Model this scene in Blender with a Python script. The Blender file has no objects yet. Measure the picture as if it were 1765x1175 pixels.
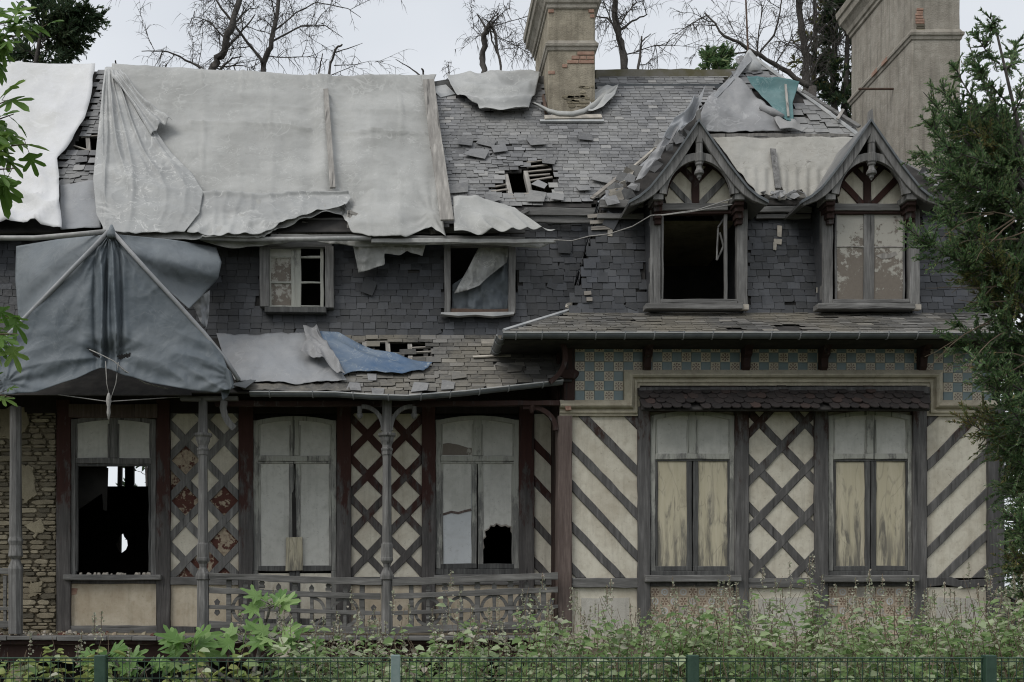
import bpy, bmesh, math, random
import numpy as np
from mathutils import Vector, Matrix, noise
R = random.Random(7)
sc = bpy.context.scene
C = bpy.data.collections.new('place'); sc.collection.children.link(C)

# ------------------------------------------------------------------ camera, sky, sun, exposure
F, PX, PY, CZ = 1840.0, 700.0, 1010.0, 1.65        # focal length in photo pixels, vanishing point, eye height
cam_d = bpy.data.cameras.new('camera'); cam = bpy.data.objects.new('camera', cam_d); C.objects.link(cam)
cam.location = (0, 0, CZ); cam.rotation_euler = (math.pi/2, 0, 0)
cam_d.sensor_width = 36; cam_d.lens = 36*F/1765
cam_d.shift_x = (882.5-PX)/1765; cam_d.shift_y = (PY-587.5)/1765
cam_d.clip_end = 3000; sc.camera = cam

SUN = Vector((-0.50, -0.42, 0.76)).normalized()
w = bpy.data.worlds.new('World'); sc.world = w; w.use_nodes = True
nt = w.node_tree; nt.nodes.clear()
out = nt.nodes.new('ShaderNodeOutputWorld'); bg = nt.nodes.new('ShaderNodeBackground')
sky = nt.nodes.new('ShaderNodeTexSky'); sky.sky_type = 'NISHITA'; sky.sun_disc = False
sky.sun_elevation = math.asin(SUN.z); sky.sun_rotation = math.atan2(SUN.x, SUN.y)
tc = nt.nodes.new('ShaderNodeTexCoord'); mp = nt.nodes.new('ShaderNodeMapping'); mp.inputs['Scale'].default_value = (1, 1, 3)
nz = nt.nodes.new('ShaderNodeTexNoise'); nz.inputs['Scale'].default_value = 1.6; nz.inputs['Detail'].default_value = 4
rp = nt.nodes.new('ShaderNodeValToRGB')
rp.color_ramp.elements[0].position = .3; rp.color_ramp.elements[0].color = (.52, .555, .605, 1)
rp.color_ramp.elements[1].position = .7; rp.color_ramp.elements[1].color = (.72, .74, .765, 1)
sm = nt.nodes.new('ShaderNodeVectorMath'); sm.operation = 'SCALE'; sm.inputs['Scale'].default_value = 10
mx = nt.nodes.new('ShaderNodeMix'); mx.data_type = 'RGBA'; mx.inputs[0].default_value = .93
L = nt.links.new
L(tc.outputs['Generated'], mp.inputs[0]); L(mp.outputs[0], nz.inputs['Vector']); L(nz.outputs['Fac'], rp.inputs[0])
L(rp.outputs[0], sm.inputs[0]); L(sky.outputs[0], mx.inputs[6]); L(sm.outputs[0], mx.inputs[7])
L(mx.outputs[2], bg.inputs[0]); bg.inputs[1].default_value = .10; L(bg.outputs[0], out.inputs[0])
sd = bpy.data.lights.new('sun', 'SUN'); sd.energy = 1.5; sd.angle = math.radians(35); sd.color = (1, .97, .92)
so = bpy.data.objects.new('sun', sd); C.objects.link(so); so.location = (-20, -5, 30)
so.rotation_euler = (-SUN).to_track_quat('-Z', 'Y').to_euler()
sc.view_settings.view_transform = 'Standard'; sc.view_settings.look = 'None'
sc.view_settings.gamma = 1; sc.view_settings.exposure = .32; sc.view_settings.use_curve_mapping = False
sc.cycles.use_denoising = True; sc.cycles.filter_width = 1.1; sc.cycles.max_bounces = 6; sc.cycles.diffuse_bounces = 4

# ------------------------------------------------------------------ layout helpers
def at(u, v, Y): return Vector(((u-PX)*Y/F, Y, CZ+(PY-v)*Y/F))
def pix(p): return (PX+p.x*F/p.y, PY-(p.z-CZ)*F/p.y)
class Slope:                                        # plane rising to the back: z = z0 + s (y - y0)
    def __init__(self, v0, y0, s=None, v1=None, y1=None):
        self.y0 = y0; self.z0 = CZ+(PY-v0)*y0/F
        if s is None:
            z1 = CZ+(PY-v1)*y1/F; s = (z1-self.z0)/(y1-y0)
        self.s = s; n = math.hypot(1, s)
        self.n = Vector((0, -s/n, 1/n)); self.up = Vector((0, 1/n, s/n))
    def hit(self, u, v, off=0):
        k = (PY-v)/F
        Y = (self.z0-self.s*self.y0-CZ)/(k-self.s)
        return Vector(((u-PX)*Y/F, Y, CZ+k*Y)) + self.n*off
MP = Slope(362, 17.15, s=1.25)                      # main roof
VR = Slope(685, 15.5, v1=582, y1=16.95)             # veranda roof
WP = Slope(573, 15.35, v1=541, y1=16.4)             # pent roof of the wing
ML = Slope(584, 17.0, v1=380, y1=17.25)             # slate-hung upper wall, left
MR = Slope(538, 16.4, v1=356, y1=16.7)              # slate-hung upper wall, wing
PL = Slope(352, 16.5, s=1.6)                        # pavilion, lower slope
PU = Slope(238, PL.hit(1300, 238).y, s=1.4)         # pavilion, upper slope
YW, YL, YV = 16.0, 16.9, 15.8                       # wing wall, veranda wall, veranda posts

def inpoly(p, poly):
    x, y = p; c = False; n = len(poly); j = n-1
    for i in range(n):
        xi, yi = poly[i]; xj, yj = poly[j]
        if (yi > y) != (yj > y) and x < (xj-xi)*(y-yi)/(yj-yi)+xi: c = not c
        j = i
    return c
def cliprect(poly, u0, v0, u1, v1):
    for ax, lim, sg in ((0, u0, 1), (0, u1, -1), (1, v0, 1), (1, v1, -1)):
        o = []
        for i in range(len(poly)):
            a, b = poly[i-1], poly[i]
            da, db = (a[ax]-lim)*sg, (b[ax]-lim)*sg
            if (da >= 0) != (db >= 0):
                t = da/(da-db); o.append((a[0]+(b[0]-a[0])*t, a[1]+(b[1]-a[1])*t))
            if db >= 0: o.append(b)
        poly = o
        if not poly: return []
    return poly
def lerp_poly(pts, t):
    ls = [0]
    for a, b in zip(pts, pts[1:]): ls.append(ls[-1]+math.dist(a, b))
    d = t*ls[-1]
    for i in range(len(pts)-1):
        if d <= ls[i+1] or i == len(pts)-2:
            f = (d-ls[i])/max(1e-9, ls[i+1]-ls[i]); f = min(1, max(0, f))
            return tuple(pts[i][k]+(pts[i+1][k]-pts[i][k])*f for k in range(len(pts[i])))
def fbm(x, y=0, z=0, o=4):
    return noise.fractal((x, y, z), 1.0, 2.0, o)

WL = {}                                             # world location of every object (no parent rotates)
def put(o, parent=None, loc=None):
    C.objects.link(o)
    if loc is not None: o.location = loc
    WL[o.name] = o.location.copy()
    if parent:
        o.parent = parent; o.matrix_parent_inverse = Matrix.Translation(-WL[parent.name])
    return o
def empty(name, loc, parent=None): 
    o = bpy.data.objects.new(name, None); o.empty_display_size = .2
    return put(o, parent, Vector(loc))
def tag(o, label, cat, group=None):
    o['label'] = label; o['category'] = cat
    if group: o['group'] = group
    return o
def setm(o, mats):
    for m in (mats if isinstance(mats, (list, tuple)) else [mats]): o.data.materials.append(m)
class MB:
    def __init__(s): s.v = []; s.f = []; s.m = []
    def add(s, vs, fs, mi=0):
        b = len(s.v); s.v += [tuple(x) for x in vs]
        for f in fs: s.f.append([i+b for i in f]); s.m.append(mi)
        return s
    def box(s, x0, x1, y0, y1, z0, z1, mi=0):
        return s.add([(x0,y0,z0),(x1,y0,z0),(x1,y1,z0),(x0,y1,z0),(x0,y0,z1),(x1,y0,z1),(x1,y1,z1),(x0,y1,z1)],
              [(0,3,2,1),(4,5,6,7),(0,1,5,4),(1,2,6,5),(2,3,7,6),(3,0,4,7)], mi)
    def prism(s, poly, Y, d, mi=0):                 # outline in photo pixels at depth Y, d thick, front face towards -Y
        if len(poly) < 3: return s
        a = sum(poly[i-1][0]*poly[i][1]-poly[i][0]*poly[i-1][1] for i in range(len(poly)))
        if a > 0: poly = poly[::-1]                 # counter-clockwise as seen from the camera
        P = [at(u, v, Y) for u, v in poly]; n = len(P); D = Vector((0, d, 0))
        fs = [list(range(n)), list(range(2*n-1, n-1, -1))]
        for i in range(n): j = (i+1) % n; fs.append([i, n+i, n+j, j])
        return s.add(P+[p+D for p in P], fs, mi)
    def tube(s, pts, r, n=6, mi=0, cap=True):
        k = len(pts); b = len(s.v); rr = r if isinstance(r, (list, tuple)) else [r]*k
        ref = Vector((.13, .37, .92)).normalized()
        for i, p in enumerate(pts):
            p = Vector(p); t = (Vector(pts[min(i+1, k-1)])-Vector(pts[max(i-1, 0)])).normalized()
            a = t.cross(ref)
            if a.length < .1: a = t.cross(Vector((1, 0, 0)))
            a.normalize(); c = t.cross(a)
            for j in range(n):
                g = 2*math.pi*j/n; s.v.append(tuple(p+(a*math.cos(g)+c*math.sin(g))*rr[i]))
        for i in range(k-1):
            for j in range(n):
                s.f.append([b+i*n+j, b+i*n+(j+1) % n, b+(i+1)*n+(j+1) % n, b+(i+1)*n+j]); s.m.append(mi)
        if cap:
            s.f.append([b+j for j in range(n-1, -1, -1)]); s.m.append(mi)
            s.f.append([b+(k-1)*n+j for j in range(n)]); s.m.append(mi)
        return s
    def bar(s, p, q, w, h, side=None, mi=0):        # rectangular bar between two points; w along side, h across
        p, q = Vector(p), Vector(q); t = (q-p).normalized()
        a = Vector(side) if side else Vector((0, 1, 0)); a = (a-t*a.dot(t)).normalized(); c = t.cross(a)
        vs = []
        for e in (p, q):
            for i, j in ((-1,-1),(1,-1),(1,1),(-1,1)): vs.append(e+a*w/2*i+c*h/2*j)
        return s.add(vs, [(0,1,2,3)[::-1], (4,5,6,7), (0,1,5,4),(1,2,6,5),(2,3,7,6),(3,0,4,7)], mi)
    def loft(s, rings, mi=0, cap=True):
        n = len(rings[0]); b = len(s.v)
        for r in rings: s.v += [tuple(x) for x in r]
        for i in range(len(rings)-1):
            for j in range(n):
                s.f.append([b+i*n+j, b+i*n+(j+1) % n, b+(i+1)*n+(j+1) % n, b+(i+1)*n+j]); s.m.append(mi)
        if cap:
            s.f.append([b+j for j in range(n-1, -1, -1)]); s.m.append(mi)
            s.f.append([b+(len(rings)-1)*n+j for j in range(n)]); s.m.append(mi)
        return s
    def build(s, name, mats, parent=None, smooth=False, bevel=0, solid=0):
        me = bpy.data.meshes.new(name)
        V = np.array(s.v, dtype=float)
        lo, hi = V.min(0), V.max(0); o3 = np.array([(lo[0]+hi[0])/2, (lo[1]+hi[1])/2, lo[2]])
        me.from_pydata((V-o3).tolist(), [], s.f)
        me.polygons.foreach_set('material_index', s.m)
        if smooth: me.polygons.foreach_set('use_smooth', [True]*len(s.f))
        me.update()
        o = bpy.data.objects.new(name, me); setm(o, mats)
        put(o, parent, Vector(o3))
        if solid:
            m = o.modifiers.new('sheet', 'SOLIDIFY'); m.thickness = solid; m.offset = 0
        if bevel:
            m = o.modifiers.new('worn', 'BEVEL'); m.width = bevel; m.segments = 1; m.limit_method = 'ANGLE'; m.angle_limit = .6
        return o
def inst(name, me, mat4, parent):                   # one more piece that shares its mesh
    o = bpy.data.objects.new(name, me)
    put(o, parent, mat4.to_translation()); o.rotation_mode = 'QUATERNION'
    l, q, s = mat4.decompose(); o.rotation_quaternion = q; o.scale = s
    return o
def rough(p, q, wd, jit=.7, step=22):               # outline of an aged timber from p to q, pixels
    px_, py_ = q[0]-p[0], q[1]-p[1]; Ln = math.hypot(px_, py_); t = (px_/Ln, py_/Ln); n = (-t[1], t[0])
    k = max(2, int(Ln/step)); a, b = [], []
    for i in range(k+1):
        f = i/k; c = (p[0]+px_*f, p[1]+py_*f)
        j1, j2 = R.uniform(-jit, jit), R.uniform(-jit, jit)
        a.append((c[0]+n[0]*(wd/2+j1), c[1]+n[1]*(wd/2+j1))); b.append((c[0]-n[0]*(wd/2+j2), c[1]-n[1]*(wd/2+j2)))
    return a+b[::-1]
def timber(name, p, q, wd, Y, d, mat, parent, clip=None, jit=.7, bevel=.007):
    poly = rough(p, q, wd, jit)
    if clip: poly = cliprect(poly, *clip)
    if len(poly) < 3: return None
    return MB().prism(poly, Y, d).build(name, mat, parent, bevel=bevel)
def coons(top, right, bottom, left, nu, nv):        # (u,v) grid filled from four border lines; top/bottom run left to right, sides top to bottom
    g = []
    for j in range(nv+1):
        t = j/nv; l, r = lerp_poly(left, t), lerp_poly(right, t); row = []
        for i in range(nu+1):
            s = i/nu; T, B = lerp_poly(top, s), lerp_poly(bottom, s)
            row.append(tuple((1-t)*T[k]+t*B[k]+(1-s)*l[k]+s*r[k]-((1-s)*(1-t)*top[0][k]+s*(1-t)*top[-1][k]+(1-s)*t*bottom[0][k]+s*t*bottom[-1][k]) for k in (0, 1)))
        g.append(row)
    return g
def sheet(name, g, fn, mat, label=None, cat='tarpaulin', parent=None, solid=.003, tear=None):
    nv, nu = len(g)-1, len(g[0])-1; m = MB()
    m.v = [tuple(fn(g[j][i][0], g[j][i][1], i/nu, j/nv)) for j in range(nv+1) for i in range(nu+1)]
    for j in range(nv):
        for i in range(nu):
            if tear and tear(*g[j][i]): continue
            m.f.append([j*(nu+1)+i, (j+1)*(nu+1)+i, (j+1)*(nu+1)+i+1, j*(nu+1)+i+1]); m.m.append(0)
    o = m.build(name, mat, parent, smooth=True, solid=solid)
    if label: tag(o, label, cat)
    return o

# ------------------------------------------------------------------ materials
class NT:
    def __init__(s, name):
        s.m = bpy.data.materials.new(name); s.m.use_nodes = True; s.t = s.m.node_tree
        s.b = s.t.nodes['Principled BSDF']; s.pos = s.n('ShaderNodeNewGeometry').outputs['Position']
        s.obj = s.n('ShaderNodeTexCoord').outputs['Object']
    def n(s, k): return s.t.nodes.new(k)
    def l(s, a, b): s.t.links.new(a, b)
    def setv(s, sock, v):
        if isinstance(v, bpy.types.NodeSocket): s.l(v, sock)
        else: sock.default_value = v
    def noise(s, scale, detail=5, rough=.6, stretch=None, vec=None, dist=0):
        vec = vec or s.pos
        if stretch:
            mp = s.n('ShaderNodeMapping'); mp.inputs['Scale'].default_value = stretch; s.l(vec, mp.inputs[0]); vec = mp.outputs[0]
        x = s.n('ShaderNodeTexNoise'); x.inputs['Scale'].default_value = scale; x.inputs['Detail'].default_value = detail
        x.inputs['Roughness'].default_value = rough; x.inputs['Distortion'].default_value = dist
        s.l(vec, x.inputs['Vector']); return x.outputs['Fac']
    def vor(s, scale, feat='DISTANCE_TO_EDGE', stretch=None, vec=None):
        vec = vec or s.pos
        if stretch:
            mp = s.n('ShaderNodeMapping'); mp.inputs['Scale'].default_value = stretch; s.l(vec, mp.inputs[0]); vec = mp.outputs[0]
        x = s.n('ShaderNodeTexVoronoi'); x.feature = feat; x.inputs['Scale'].default_value = scale; s.l(vec, x.inputs['Vector']); return x.outputs[0]
    def math(s, op, a, b=0.0, c=None):
        x = s.n('ShaderNodeMath'); x.operation = op; s.setv(x.inputs[0], a); s.setv(x.inputs[1], b)
        if c is not None: s.setv(x.inputs[2], c)
        return x.outputs[0]
    def rng(s, f, a, b, lo=0., hi=1.):
        x = s.n('ShaderNodeMapRange'); x.inputs[1].default_value = a; x.inputs[2].default_value = b
        x.inputs[3].default_value = lo; x.inputs[4].default_value = hi; s.l(f, x.inputs[0]); return x.outputs[0]
    def ramp(s, f, stops):
        x = s.n('ShaderNodeValToRGB'); e = x.color_ramp.elements
        while len(e) < len(stops): e.new(.5)
        for k, (p, c) in enumerate(stops): e[k].position = p; e[k].color = (*c, 1)
        s.setv(x.inputs[0], f); return x.outputs[0]
    def mix(s, f, a, b, mode='MIX'):
        x = s.n('ShaderNodeMix'); x.data_type = 'RGBA'; x.blend_type = mode; s.setv(x.inputs[0], f)
        s.setv(x.inputs[6], (*a, 1) if isinstance(a, tuple) else a); s.setv(x.inputs[7], (*b, 1) if isinstance(b, tuple) else b)
        return x.outputs[2]
    def xyz(s, vec=None):
        x = s.n('ShaderNodeSeparateXYZ'); s.l(vec or s.pos, x.inputs[0]); return x.outputs
    def rand(s):                                    # a number of its own for every piece, joined or single
        a = s.n('ShaderNodeNewGeometry').outputs['Random Per Island']; b = s.n('ShaderNodeObjectInfo').outputs['Random']
        return s.math('FRACT', s.math('ADD', a, b))
    def done(s, col, rough=.85, bump=None, bs=.3, bd=.01, spec=.3, trans=0):
        s.setv(s.b.inputs['Base Color'], (*col, 1) if isinstance(col, tuple) else col)
        s.setv(s.b.inputs['Roughness'], rough); s.b.inputs['Specular IOR Level'].default_value = spec
        if bump is not None:
            x = s.n('ShaderNodeBump'); x.inputs['Strength'].default_value = bs; x.inputs['Distance'].default_value = bd
            s.l(bump, x.inputs['Height']); s.l(x.outputs[0], s.b.inputs['Normal'])
        if trans: s.b.inputs['Transmission Weight'].default_value = trans
        return s.m

def m_wood(name, grey, dark, paint=None, pz=(2.6, 3.4), grain=(1, 1, .08), sc_=28, flat=.0):
    k = NT(name); g = k.math('ADD', k.math('MULTIPLY', k.noise(sc_, 6, .65, grain), .55), k.math('MULTIPLY', k.noise(sc_*.4, 5, .7, grain), .45)); big = k.noise(2.3, 5, .65)
    c = k.ramp(g, [(.34, dark), (.5, tuple((a+b)/2 for a, b in zip(grey, dark))), (.64, tuple(x*1.15 for x in grey))])
    c = k.mix(k.rng(big, .35, .7), c, k.mix(.5, c, dark))
    if paint:                                       # old paint survives where the eaves keep the rain off
        z = k.xyz()[2]; f = k.math('ADD', k.rng(z, pz[0], pz[1], 0., .75), k.math('MULTIPLY', k.math('SUBTRACT', k.noise(6, 6, .7, (1, 1, .35)), .5), 2.2))
        f = k.rng(f, .35, .6); c = k.mix(f, c, k.mix(k.rng(g, .3, .7), paint, tuple(p*1.5 for p in paint)))
    cr = k.rng(k.noise(13, 4, .6, tuple(q if q == 1 else .05 for q in grain)), .33, .39, 0., 1.)
    c = k.mix(cr, k.mix(.7, c, (.02, .02, .02)), c)
    return k.done(c, .85, k.math('ADD', g, cr), .5, .006)
GREYW = m_wood('weathered_grey_wood', (.235, .23, .222), (.078, .076, .073))
GREYH = m_wood('weathered_grey_wood_horizontal', (.225, .22, .212), (.075, .073, .07), grain=(.08, 1, 1))
RAILW = m_wood('weathered_rail_wood', (.215, .21, .20), (.07, .068, .064), grain=(.08, 1, 1))
PALEW = m_wood('bleached_board', (.38, .36, .33), (.17, .16, .148), grain=(1, .1, .1), sc_=22)
DARKW = m_wood('dark_weathered_wood', (.12, .117, .115), (.045, .043, .043))
REDW = m_wood('oxblood_painted_timber', (.125, .118, .113), (.043, .04, .039), (.038, .0165, .0132), (1.8, 3.8))
REDG = m_wood('oxblood_paint_remnants', (.155, .15, .146), (.058, .056, .055), (.031, .0165, .0125), (3.0, 4.9))
DARKR = m_wood('shade_dark_oxblood_beam', (.03, .024, .022), (.014, .011, .01))  # near-black colour paints in the shade under eaves and tent
REDU = m_wood('oxblood_painted_timber_under_eaves', (.15, .14, .135), (.05, .046, .046), (.026, .0135, .011), (0, .5))
BROWNW = m_wood('brown_bare_timber', (.16, .125, .11), (.07, .05, .045))
SHABBY = m_wood('peeling_window_paint', (.30, .295, .27), (.09, .09, .088), (.28, .28, .25), (1.2, 4.2))
WINDARK = m_wood('bare_window_wood', (.12, .12, .115), (.04, .04, .04))
RAW = m_wood('batten_wood', (.36, .33, .29), (.16, .145, .13), grain=(.08, 1, 1))

def m_plaster(name, col, stain, amt=.5, rough_b=.4, streak=.35):
    k = NT(name); a = k.noise(1.7, 6, .65); b = k.noise(9, 5, .6); c2 = k.noise(70, 3, .6)
    c = k.mix(k.rng(a, .42, .68, 0, amt), col, stain)
    c = k.mix(k.rng(b, .48, .72, 0, .55), c, stain); c = k.mix(k.rng(k.noise(22, 6, .75), .58, .68, 0, .5), c, tuple(x*.6 for x in stain))
    c = k.mix(k.rng(k.noise(4, 5, .7, (3, 1, .25)), .5, .75, 0, streak), c, tuple(x*.55 for x in stain))
    return k.done(c, .92, k.math('ADD', c2, k.math('MULTIPLY', b, .8)), rough_b, .006, .15)
CREAM = m_plaster('cream_plaster', (.60, .565, .475), (.39, .345, .27), .7)
CREAMD = m_plaster('stained_plaster', (.56, .50, .395), (.38, .31, .22), .8)
ROUGHC = m_plaster('roughcast_grey_plaster', (.48, .46, .415), (.34, .32, .28), .5, 1.0)
MOULD = m_plaster('cream_moulding', (.47, .43, .335), (.25, .22, .165), .7)
STUCCO = m_plaster('chimney_render', (.25, .222, .172), (.14, .122, .095), .9, .7)
STUCCO2 = m_plaster('grey_chimney_render', (.24, .22, .185), (.15, .132, .108), .9, .6)
PLINTH = m_plaster('plinth_render', (.3, .26, .19), (.14, .12, .09), .9)
BOARDW = m_plaster('grey_white_board', (.54, .535, .495), (.38, .375, .34), .7, .05, .25)
BOARDB = m_plaster('pale_blue_white_board', (.52, .54, .55), (.42, .43, .43), .4, .05, .05)

def m_ply():
    k = NT('stained_plywood'); x, y, z = k.xyz()
    g = k.noise(7, 4, .6, (1, 1, .1), dist=1.2); st = k.noise(5, 5, .65, (1.6, 1, .28), dist=.8)
    f = k.math('ADD', k.rng(st, .5, .78), k.math('MULTIPLY', k.rng(z, 1.95, 3.0, .75, 0.), k.rng(k.noise(8, 5, .65, (1.3, 1, .12)), .42, .58)))
    c = k.mix(k.rng(g, .3, .7), (.40, .36, .255), (.51, .465, .35))
    c = k.mix(k.rng(f, .1, .75, 0, .85), c, (.105, .1, .09))
    vein = k.math('ABSOLUTE', k.math('SUBTRACT', k.noise(3.2, 2, .5, (1, 1, .3), dist=.6), .5))
    c = k.mix(k.rng(vein, .004, .014, .3, 0.), c, (.17, .16, .13))
    return k.done(c, .8, g, .1, .003)
PLY = m_ply()
def m_peel():
    k = NT('peeling_brown_board'); a = k.noise(8, 8, .78); b = k.noise(2, 3, .5); z = k.xyz()[2]
    f = k.rng(k.math('ADD', k.math('ADD', a, k.math('MULTIPLY', b, .6)), k.rng(z, 6, 7.6, -.10, .16)), .80, .85)
    return k.done(k.mix(f, k.mix(k.noise(30), (.15, .13, .11), (.21, .185, .158)), (.38, .365, .325)), .95, k.math('ADD', f, k.noise(60)), .5, .006, .05)
PEEL = m_peel()
def m_slate(name, dark, light, lichen, amt):
    k = NT(name); r = k.rand(); big = k.noise(.9, 4, .6); fine = k.noise(22, 5, .65)
    c = k.ramp(r, [(0, dark), (.45, tuple((a+b)/2 for a, b in zip(dark, light))), (.8, light), (.94, tuple(x*1.4 for x in light)), (1, tuple(a*1.75*b for a, b in zip(light, (1.02, .99, .92))))])
    c = k.mix(k.rng(k.math('ADD', k.math('MULTIPLY', big, .7), k.math('MULTIPLY', fine, .3)), .42, .62, 0, amt), c, lichen)
    c = k.mix(k.rng(fine, .57, .75, 0, .3), c, tuple(x*1.4 for x in light))
    c = k.mix(k.rng(k.noise(7, 4, .6, (1, 1, .3)), .55, .72, 0, .45), c, dark)
    rs = k.rng(fine, .3, .7, .4, .65)
    return k.done(c, rs, fine, .35, .005, .5)
SLR = m_slate('roof_slate', (.07, .07, .072), (.165, .165, .168), (.25, .246, .235), .8)
SLV = m_slate('mossy_roof_slate', (.062, .06, .056), (.14, .136, .129), (.18, .162, .128), .85)
SLW = m_slate('wall_slate', (.007, .0085, .0105), (.038, .041, .048), (.075, .073, .069), .4)
def m_tarp(name, col, scuff, dirt, lines=.5, lscale=3.5, rough=.6, cracks=None, bmp=.08):
    k = NT(name); a = k.noise(1.1, 5, .6); b = k.noise(6, 6, .65)
    c = k.mix(k.rng(a, .4, .68, 0, .75), col, dirt); c = k.mix(k.rng(b, .55, .75, 0, .5), c, dirt)
    c = k.mix(k.rng(k.noise(.8, 4, .6, (1, 1, 1.6)), .42, .66, 0, .5), c, scuff)
    cr = k.math('ABSOLUTE', k.math('SUBTRACT', k.noise(lscale, 3, .55, dist=1.0), .5))
    cm = k.math('MULTIPLY', k.rng(cr, .003, .016, 1., 0.), k.rng(k.noise(1.5, 3), .44, .58))
    cv = k.math('ABSOLUTE', k.math('SUBTRACT', k.noise(1.5, 3, .6, (1, 1, .55), dist=.5), .5)); cm = k.math('MAXIMUM', cm, k.math('MULTIPLY', k.rng(cv, .001, .02, .9, 0.), k.rng(k.noise(1.1, 3), .5, .62)))
    c = k.mix(k.math('MULTIPLY', cm, lines), c, scuff)
    if cracks: c = k.mix(k.math('MULTIPLY', k.rng(k.vor(6, stretch=(1, 1, 2)), .0, .02, .8, 0.), k.rng(k.noise(2.2, 3), .48, .6)), c, cracks)
    cru = k.math('ADD', k.math('MULTIPLY', k.noise(9, 3, .5), .4), k.math('MULTIPLY', k.noise(2.2, 2, .5, dist=1.2), 1.6))
    c = k.mix(k.rng(k.noise(2.4, 5, .7, (3.2, 1, .12)), .55, .72, 0, .22), c, dirt); c = k.mix(k.rng(k.noise(60, 2), .3, .7, 0, .12), c, tuple(x*.6 for x in dirt))
    r1 = k.math('ABSOLUTE', k.math('SUBTRACT', k.noise(2.1, 2, .5, dist=.8), .5)); r2 = k.math('ABSOLUTE', k.math('SUBTRACT', k.noise(4.3, 2, .5, dist=.5), .5))
    cru = k.math('ADD', k.math('MULTIPLY', cru, .5), k.math('ADD', k.math('MULTIPLY', k.rng(r1, 0., .09, 1., 0.), .9), k.math('MULTIPLY', k.rng(r2, 0., .1, 1., 0.), .5)))
    return k.done(c, rough, cru, bmp, .03, .3)
TGREY = m_tarp('grey_tarp', (.325, .325, .312), (.475, .475, .458), (.22, .22, .206), .5)
TGREY2 = m_tarp('crumpled_grey_tarp', (.325, .33, .325), (.56, .56, .54), (.23, .23, .226), .7, 3.4, bmp=.14)
TWHITE = m_tarp('white_tarp', (.58, .58, .59), (.66, .66, .66), (.47, .465, .44), .5)
TBLUEG = m_tarp('blue_grey_canvas', (.108, .128, .146), (.165, .182, .195), (.088, .104, .117), .45, 2.5, bmp=.1)
TBACK = m_tarp('grey_canvas', (.145, .165, .182), (.22, .235, .24), (.115, .13, .14), .4, 2.5, bmp=.12)
TFELT = m_tarp('grey_roofing_sheet', (.26, .27, .285), (.36, .36, .36), (.19, .19, .19), .5, 3)
TBLUE = m_tarp('faded_blue_tarp', (.055, .105, .19), (.27, .30, .32), (.15, .185, .225), .9, 4)
TTEAL = m_tarp('teal_tarp', (.075, .165, .17), (.19, .27, .27), (.055, .115, .12), .8, 4)
TGLASS = m_tarp('grey_felt_sheet', (.24, .24, .245), (.38, .38, .38), (.16, .16, .16), .7, 3)
TPALE = m_tarp('pale_cracked_roof_coating', (.35, .34, .31), (.42, .41, .38), (.235, .222, .192), .5, 3, .85, (.12, .11, .1))
def m_stucco(name, a, b, c_):
    k = NT(name); n1 = k.noise(1.3, 6, .7); n2 = k.noise(5, 6, .72); st = k.noise(3.5, 5, .65, (2.5, 2.5, .22)); v = k.vor(9)
    c = k.mix(k.rng(n2, .4, .6), a, b); c = k.mix(k.rng(n1, .45, .6, 0, .7), c, c_); c = k.mix(k.rng(st, .48, .7, 0, .6), c, tuple(x*.55 for x in c_))
    c = k.mix(k.rng(k.noise(18, 6, .8), .6, .68, 0, .6), c, tuple(x*.5 for x in c_))
    return k.done(c, .95, k.math('ADD', k.math('MULTIPLY', n2, 1.5), k.noise(40, 4)), .9, .012, .1)
STUCCO = m_stucco('chimney_render', (.36, .32, .25), (.28, .25, .195), (.2, .175, .135))
STUCCO2 = m_stucco('grey_chimney_render', (.36, .335, .29), (.30, .275, .235), (.235, .213, .18))
def m_plain(name, col, col2, rough=.6, sc_=6, metal=0, bs=.2, spec=.4):
    k = NT(name); a = k.noise(sc_, 5, .6); k.b.inputs['Metallic'].default_value = metal
    return k.done(k.mix(k.rng(a, .35, .65), col, col2), rough, k.noise(sc_*6, 4), bs, .004, spec)
ZINC = m_plain('dark_zinc', (.075, .083, .09), (.12, .13, .135), .5, 5)
ZINCM = m_plain('worn_zinc', (.13, .14, .145), (.19, .195, .195), .55, 5)
ZINCP = m_plain('pale_zinc', (.3, .31, .315), (.42, .42, .41), .6, 4)
MORTAR = m_plain('mortar_strip', (.45, .41, .35), (.28, .26, .23), .9, 7, bs=.6)
VOID = m_plain('shade_dark_interior', (.025, .024, .023), (.04, .038, .036), .95, 3, spec=.1)  # near-black colour stands in for the shade of unlit rooms and hollows
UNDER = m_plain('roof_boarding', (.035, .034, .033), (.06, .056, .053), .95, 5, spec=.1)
ROPE = m_plain('grey_rope', (.34, .33, .31), (.22, .21, .2), .9, 40)
POLE = m_plain('grey_pole', (.36, .36, .345), (.26, .255, .245), .7, 8)
FENCE = m_plain('green_fence_coating', (.022, .05, .034), (.034, .07, .048), .45, 12)
FENCEP = m_plain('pale_green_post', (.13, .19, .18), (.18, .23, .22), .6, 12)
BRICK = m_plain('brick', (.24, .135, .10), (.36, .24, .18), .9, 14, bs=.6)
IRON = m_plain('rusty_iron', (.07, .045, .035), (.11, .07, .05), .8, 12)
MOSSW = m_plain('mossy_ridge', (.17, .16, .14), (.11, .10, .055), .95, 3, bs=.8)
def m_stone():
    k = NT('rubble_stone'); r = k.rand()
    c = k.ramp(r, [(0, (.10, .09, .07)), (.4, (.19, .165, .12)), (.75, (.27, .235, .17)), (1, (.34, .3, .22))])
    c = k.mix(k.rng(k.noise(9, 5), .4, .7, 0, .5), c, (.13, .115, .085))
    return k.done(c, .95, k.noise(30, 5), .8, .012, .1)
STONE = m_stone()
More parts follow.
